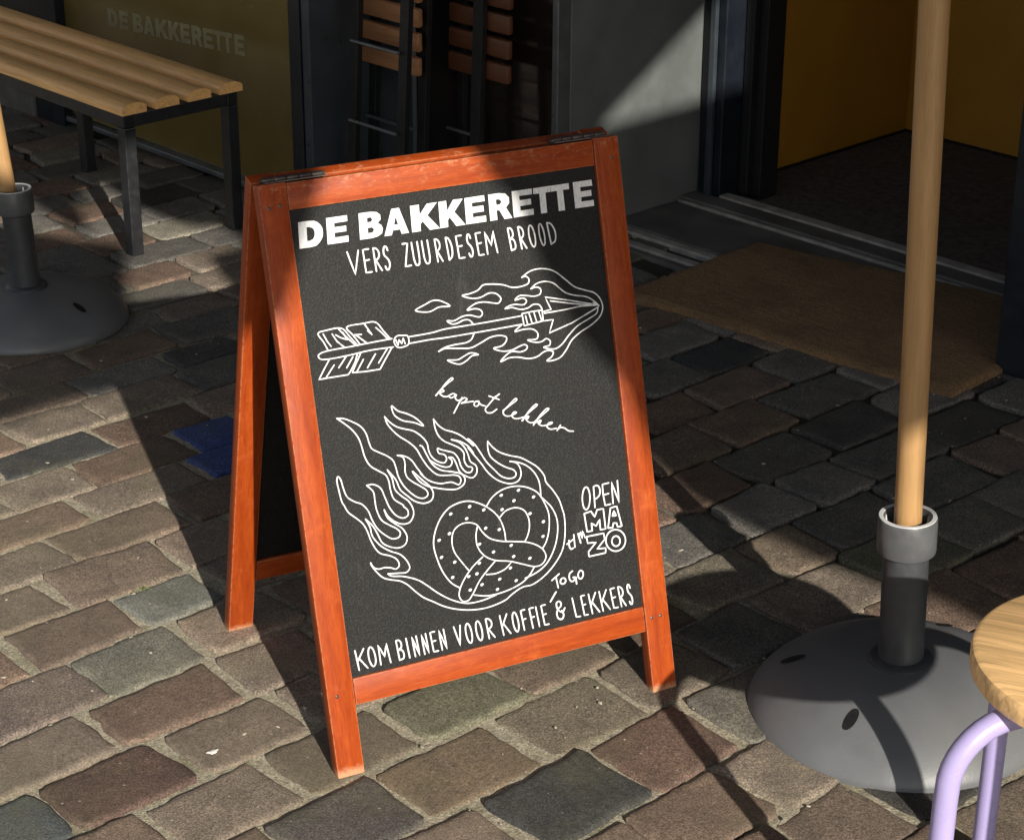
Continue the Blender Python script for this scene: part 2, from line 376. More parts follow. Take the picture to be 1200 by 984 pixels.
for (q0, q1, joints) in ROWS:
    qc = (q0+q1)/2; js = sorted(joints)
    if not js: js = [random.uniform(1.6, 1.9)]
    full = [js[0]]
    for j in js[1:]:
        gapn = j-full[-1]; k = max(1, round(gapn/.2))
        for t in range(1, k+1): full.append(full[-1] if False else js[js.index(j)-1]+gapn*t/k+(random.uniform(-.025, .025) if t < k else 0))
    while full[0] > -.8: full.insert(0, full[0]-random.uniform(.155, .235))
    while full[-1] < 4.4: full.append(full[-1]+random.uniform(.155, .235))
    for r0, r1 in zip(full, full[1:]):
        x, y = rq((r0+r1)/2, qc)
        nn = x*NV.x+y*NV.y; dd = x*DV.x+y*DV.y
        lim = 3.05 if dd < -4 else 3.42
        if nn > lim+.06: continue
        fine = y > 2.0 and abs(x) < .32*y and y < 7
        col = pick()
        while nn < 2.1 and sum(col) < .29 and random.random() < .85: col = pick()
        if nn > 2.1 and random.random() < .5: k_ = sum(col)/3*.9; col = (k_*1.06, k_*1.0, k_*.93)
        for (fr, fq), c in FIX:
            if r0 <= fr < r1 and q0 <= fq < q1: col = c
        dust = max(0, .36-.4*max(0, nn-1.4))*random.uniform(.15, 1) if col is not BLUE else 0
        if sum(col) < .25: dust *= .3
        stone(r0, r1, q0, q1, fine, col, dust)
me = np_mesh('street_paving', SV, SF, M_STONE)
ca = me.color_attributes.new('stone', 'FLOAT_COLOR', 'POINT')
ca.data.foreach_set('color', np.asarray(SCOL, np.float32).ravel())
tag(link(bpy.data.objects.new('paving', me)), 'irregular brown and grey stone setts with sandy joints', None, None, 'structure')
# joint sand: finely modelled where it is seen, one sheet out to the horizon around it
xs = np.arange(-2.4, 2.6, .0125); ys = np.arange(1.7, 7.2, .0125)
V = []
for y in ys:
    for x in xs:
        nn = x*NV.x+y*NV.y
        deep = min(1, max(0, (nn-2.25+.5*nz(x, y, 2.2))/.5))
        z = -.0014-.0052*deep+.0022*nz(x, y, 9)+.0016*nz(x, y, 42)+.0012*nz(x, y, 110, 2)
        V.append((x, y, min(z, .0016)))
V[0] = V[0]
nx, ny = len(xs), len(ys)
idx = np.arange(nx*ny).reshape(ny, nx)
F = np.stack([idx[:-1, :-1], idx[:-1, 1:], idx[1:, 1:], idx[1:, :-1]], -1).reshape(-1, 4)
V = np.array(V)
ring = [(-60, -60, -.01), (60, -60, -.01), (60, 60, -.01), (-60, 60, -.01)]
c0, c1, c2, c3 = idx[0, 0], idx[0, -1], idx[-1, -1], idx[-1, 0]
nb_ = len(V); V = np.vstack([V, ring])
F = np.vstack([F, [[nb_, nb_+1, c1, c0], [nb_+1, nb_+2, c2, c1], [nb_+2, nb_+3, c3, c2], [nb_+3, nb_, c0, c3]]])
tag(link(bpy.data.objects.new('ground', np_mesh('ground', V, F, M_SAND))), 'sandy ground between and under the setts', None, None, 'structure')

# ---------------------------------------------------------------- shopfront
shop = thing('shopfront', 'dark shopfront with olive window, brown glass bay and recessed ochre entrance', 'shop', None, None, FM(-3.4, 3.06))
def sf(name, mat, boxes, bev=.002, parent=None):
    mb = MB()
    for b_ in boxes: mb.box(*b_, bev)
    return mb.build(name, mat, parent or shop, MF)
win = sf('window', M_FRAMED, [(-3.998, -3.956, 3.045, 3.11, .0, 2.4), (-5.17, -5.03, 3.03, 3.12, 0, 2.4), (-5.03, -3.998, 3.045, 3.11, 2.2, 2.4)])
sf('pane', M_OLIVE, [(-5.03, -3.998, 3.062, 3.085, .035, 2.2)], .0, win)
sf('ledge', M_STRIP, [(-5.03, -3.998, 3.038, 3.09, .018, .032)], .002, win)
sf('dark_ledge_gap', M_HOLE, [(-5.03, -3.998, 3.075, 3.2, -.03, .017)], 0)  # black strip painted for the dark gap under the ledge
sf('side_wall', M_SANDST, [(-9, -5.42, 3.06, 3.4, .16, 3.2)], .004)
sf('side_plinth', M_PLINTH, [(-9, -5.172, 3.02, 3.4, -.03, .155)], .006)
sf('corner_post', M_FRAMED, [(-5.42, -5.172, 3.05, 3.3, .16, 3.2)], .004)
sf('return_panel', M_FRAMEB, [(-3.954, -3.925, 3.05, 3.375, -.03, 2.6)], .003)
bay = sf('display_window', M_FRAMEB, [(-3.923, -3.42, 3.37, 3.42, -.03, .06)])
sf('window_head', M_FRAMEB, [(-3.923, -3.42, 3.37, 3.42, 2.2, 2.6)], .002, bay)
sf('pane', M_BROWNG, [(-3.923, -3.42, 3.385, 3.405, .06, 2.2)], 0, bay)
sf('edge_strip', M_STRIP, [(-3.418, -3.408, 3.366, 3.40, -.03, 2.4), (-3.404, -3.394, 3.362, 3.40, -.03, 2.4)], .0015, bay)
sf('recess_panel', M_PANELG, [(-3.43, -3.392, 3.402, 3.872, -.03, 2.5)], .002)
frame = sf('door_frame', M_FRAMED, [(-3.388, -3.315, 3.86, 3.95, -.02, 2.3), (-2.13, -2.06, 3.86, 3.95, -.02, 2.3), (-3.388, -2.06, 3.86, 3.95, 2.1, 2.3)], .003)
sf('edge_strip', M_FRAMEB, [(-3.355, -3.338, 3.845, 3.858, -.02, 2.1)], .002, frame)
sf('dark_door_gap', M_HOLE, [(-3.40, -3.26, 3.952, 4.02, -.02, 2.3), (-3.40, -2.06, 3.952, 4.02, 2.1, 2.3)], .002, frame)  # blackened to stand for the dark depth behind the frame
sf('dark_frame_strip', M_HOLE, [(-3.312, -3.285, 3.93, 3.95, .02, 2.1)], .002, frame)  # near-black strip beside the frame
sf('inner_wall', M_OCHRE, [(-3.50, -3.395, 4.022, 4.80, -.01, .78), (-3.395, -1.2, 4.74, 4.80, -.01, .78)], .001)
sf('upper_inner_wall', M_WALL, [(-3.50, -3.39, 4.022, 4.80, .782, 2.3), (-3.39, -1.2, 4.735, 4.80, .782, 1.9), (-2.06, -2.0, 4.022, 4.735, -.01, 2.8)], .001)
sf('skirting', M_HOLE, [(-3.393, -1.2, 4.732, 4.738, -.01, .012), (-3.393, -3.387, 4.022, 4.73, -.01, .012)], 0)
sf('entrance_floor', M_INMAT, [(-3.44, -1.2, 3.90, 4.74, -.06, .006)], .0)
step = sf('doorstep', M_STEP, [(-3.392, -2.06, 3.56, 3.78, -.05, .012), (-3.392, -2.06, 3.80, 3.86, -.05, .022), (-3.392, -2.06, 3.44, 3.462, -.05, .004)], .004)
sf('step_edge', M_STEPL, [(-3.392, -2.06, 3.528, 3.556, -.05, .010), (-3.392, -2.06, 3.466, 3.492, -.05, .008), (-3.388, -2.06, 3.785, 3.797, -.05, .016), (-3.388, -2.06, 3.862, 3.898, -.05, .026)], .003, step)
sf('step_groove', M_HOLE, [(-3.392, -2.06, 3.494, 3.526, -.05, -.004), (-3.388, -2.06, 3.765, 3.80, -.05, .006)], 0, step)
sf('entrance_post', M_FRAMED, [(-2.205, -2.10, 3.455, 3.87, -.03, 2.4)], .004)
sf('front_wall', M_FRAMEB, [(-2.098, 2.0, 3.47, 3.8, -.03, 3.2)], .004)
sf('facade_wall', M_WALL, [(-9, 4, 3.43, 3.9, 2.62, 3.3)], 0)
# unseen awnings read from shadow edges, cut and overlapped to fit the shade
def awning(d0f, d1f, d0b, d1b, nf, zf, label, nf1=None, drop=.10, amp=.045, ph=.3):
    nf1 = nf if nf1 is None else nf1; n_at = lambda d: nf+(nf1-nf)*min(1, max(0, (d-d0f)/1.25)) if nf1 != nf else nf
    a_ = thing('awning', label, 'awning', None, 'unseen awnings over the shopfront', FM((d0f+d1f)/2, 3.06, 2.9))
    zb, nbk = zf+.56, 3.42
    mb = MB(); mb.hexa([(d0f, nf, zf), (d1f, nf1, zf), (d1b, nbk, zb), (d0b, nbk, zb), (d0f, nf, zf+.006), (d1f, nf1, zf+.006), (d1b, nbk, zb+.006), (d0b, nbk, zb+.006)])
    mb.build('canvas', M_CANVAS, a_, MF)
    mb = MB(); n = int((d1f-d0f)/.02); bm = mb.bm; prev = None
    for i in range(n+1):
        d = d0f+(d1f-d0f)*i/n; nf_ = nf+(nf1-nf)*i/n; zz = zf-drop-amp*abs(math.sin(math.pi*(d-ph)/.62))
        cur = [bm.verts.new((d, nf_-.004, zf+.004)), bm.verts.new((d, nf_-.004, zz)), bm.verts.new((d, nf_, zz)), bm.verts.new((d, nf_, zf+.004))]
        if prev:
            for k in range(4): bm.faces.new((prev[k], prev[(k+1) % 4], cur[(k+1) % 4], cur[k]))
        prev = cur
    mb.build('valance', M_CANVAS, a_, MF)
    mb = MB(); mb.tube([(d0f, nf+.03, zf-.02), (d1f, nf1+.03, zf-.02)], .018); mb.build('front_bar', M_STRIP, a_, MF)
awning(-5.6, .27, -5.6, -.5, .67, 2.45, 'unseen awning of dark canvas, shaped to shade the olive shop window', None, .05, .10, .5)
awning(-.25, 1.42, -1.3, .15, .90, 2.42, 'unseen awning of dark canvas, shaped to shade the brown glass bay', None, .07, .08, .5)
awning(.71, 2.22, 1.80, 2.3, .72, 2.38, 'unseen awning of dark canvas, shaped to shade the doormat', .44)
awning(2.2, 4.4, 2.26, 4.4, .66, 2.42, 'unseen awning of dark canvas, shaped to shade the right-hand entrance post')

# ---------------------------------------------------------------- doormat
A_, B_, C_, D_ = (-3.02, 3.20), (-3.04, 3.69), (-2.20, 3.86), (-2.18, 3.27)
mb = MB(); b = bmesh.new(); N_ = 40
for j in range(N_+1):
    for i in range(2*N_+1):
        s_, t_ = i/(2*N_), j/N_
        d = (A_[0]*(1-s_)+D_[0]*s_)*(1-t_)+(B_[0]*(1-s_)+C_[0]*s_)*t_; n = (A_[1]*(1-s_)+D_[1]*s_)*(1-t_)+(B_[1]*(1-s_)+C_[1]*s_)*t_
        if t_ == 0 or t_ == 1: n += .006*nz(d, n, 12)+.003*nz(d, n, 60)
        if s_ == 0 or s_ == 1: d += .005*nz(d, n, 12, 3)+.003*nz(d, n, 60)
        e_ = min(s_*2, (1-s_)*2, t_, 1-t_)
        b.verts.new((d, n, .019+.003*nz(d, n, 5)+.002*nz(d, n, 80)-(.006 if e_ == 0 else 0)))
b.verts.ensure_lookup_table(); W_ = 2*N_+1
for j in range(N_):
    for i in range(2*N_): b.faces.new([b.verts[j*W_+i], b.verts[j*W_+i+1], b.verts[(j+1)*W_+i+1], b.verts[(j+1)*W_+i]])
ext = bmesh.ops.extrude_edge_only(b, edges=[e for e in b.edges if e.is_boundary])
for v in [g for g in ext['geom'] if isinstance(g, bmesh.types.BMVert)]: v.co.z = -.002
mb.merge(b)
tag(mb.build('doormat', M_COIR, None, MF, smooth=60), 'large brown coir doormat lying in front of the shop entrance', 'doormat')

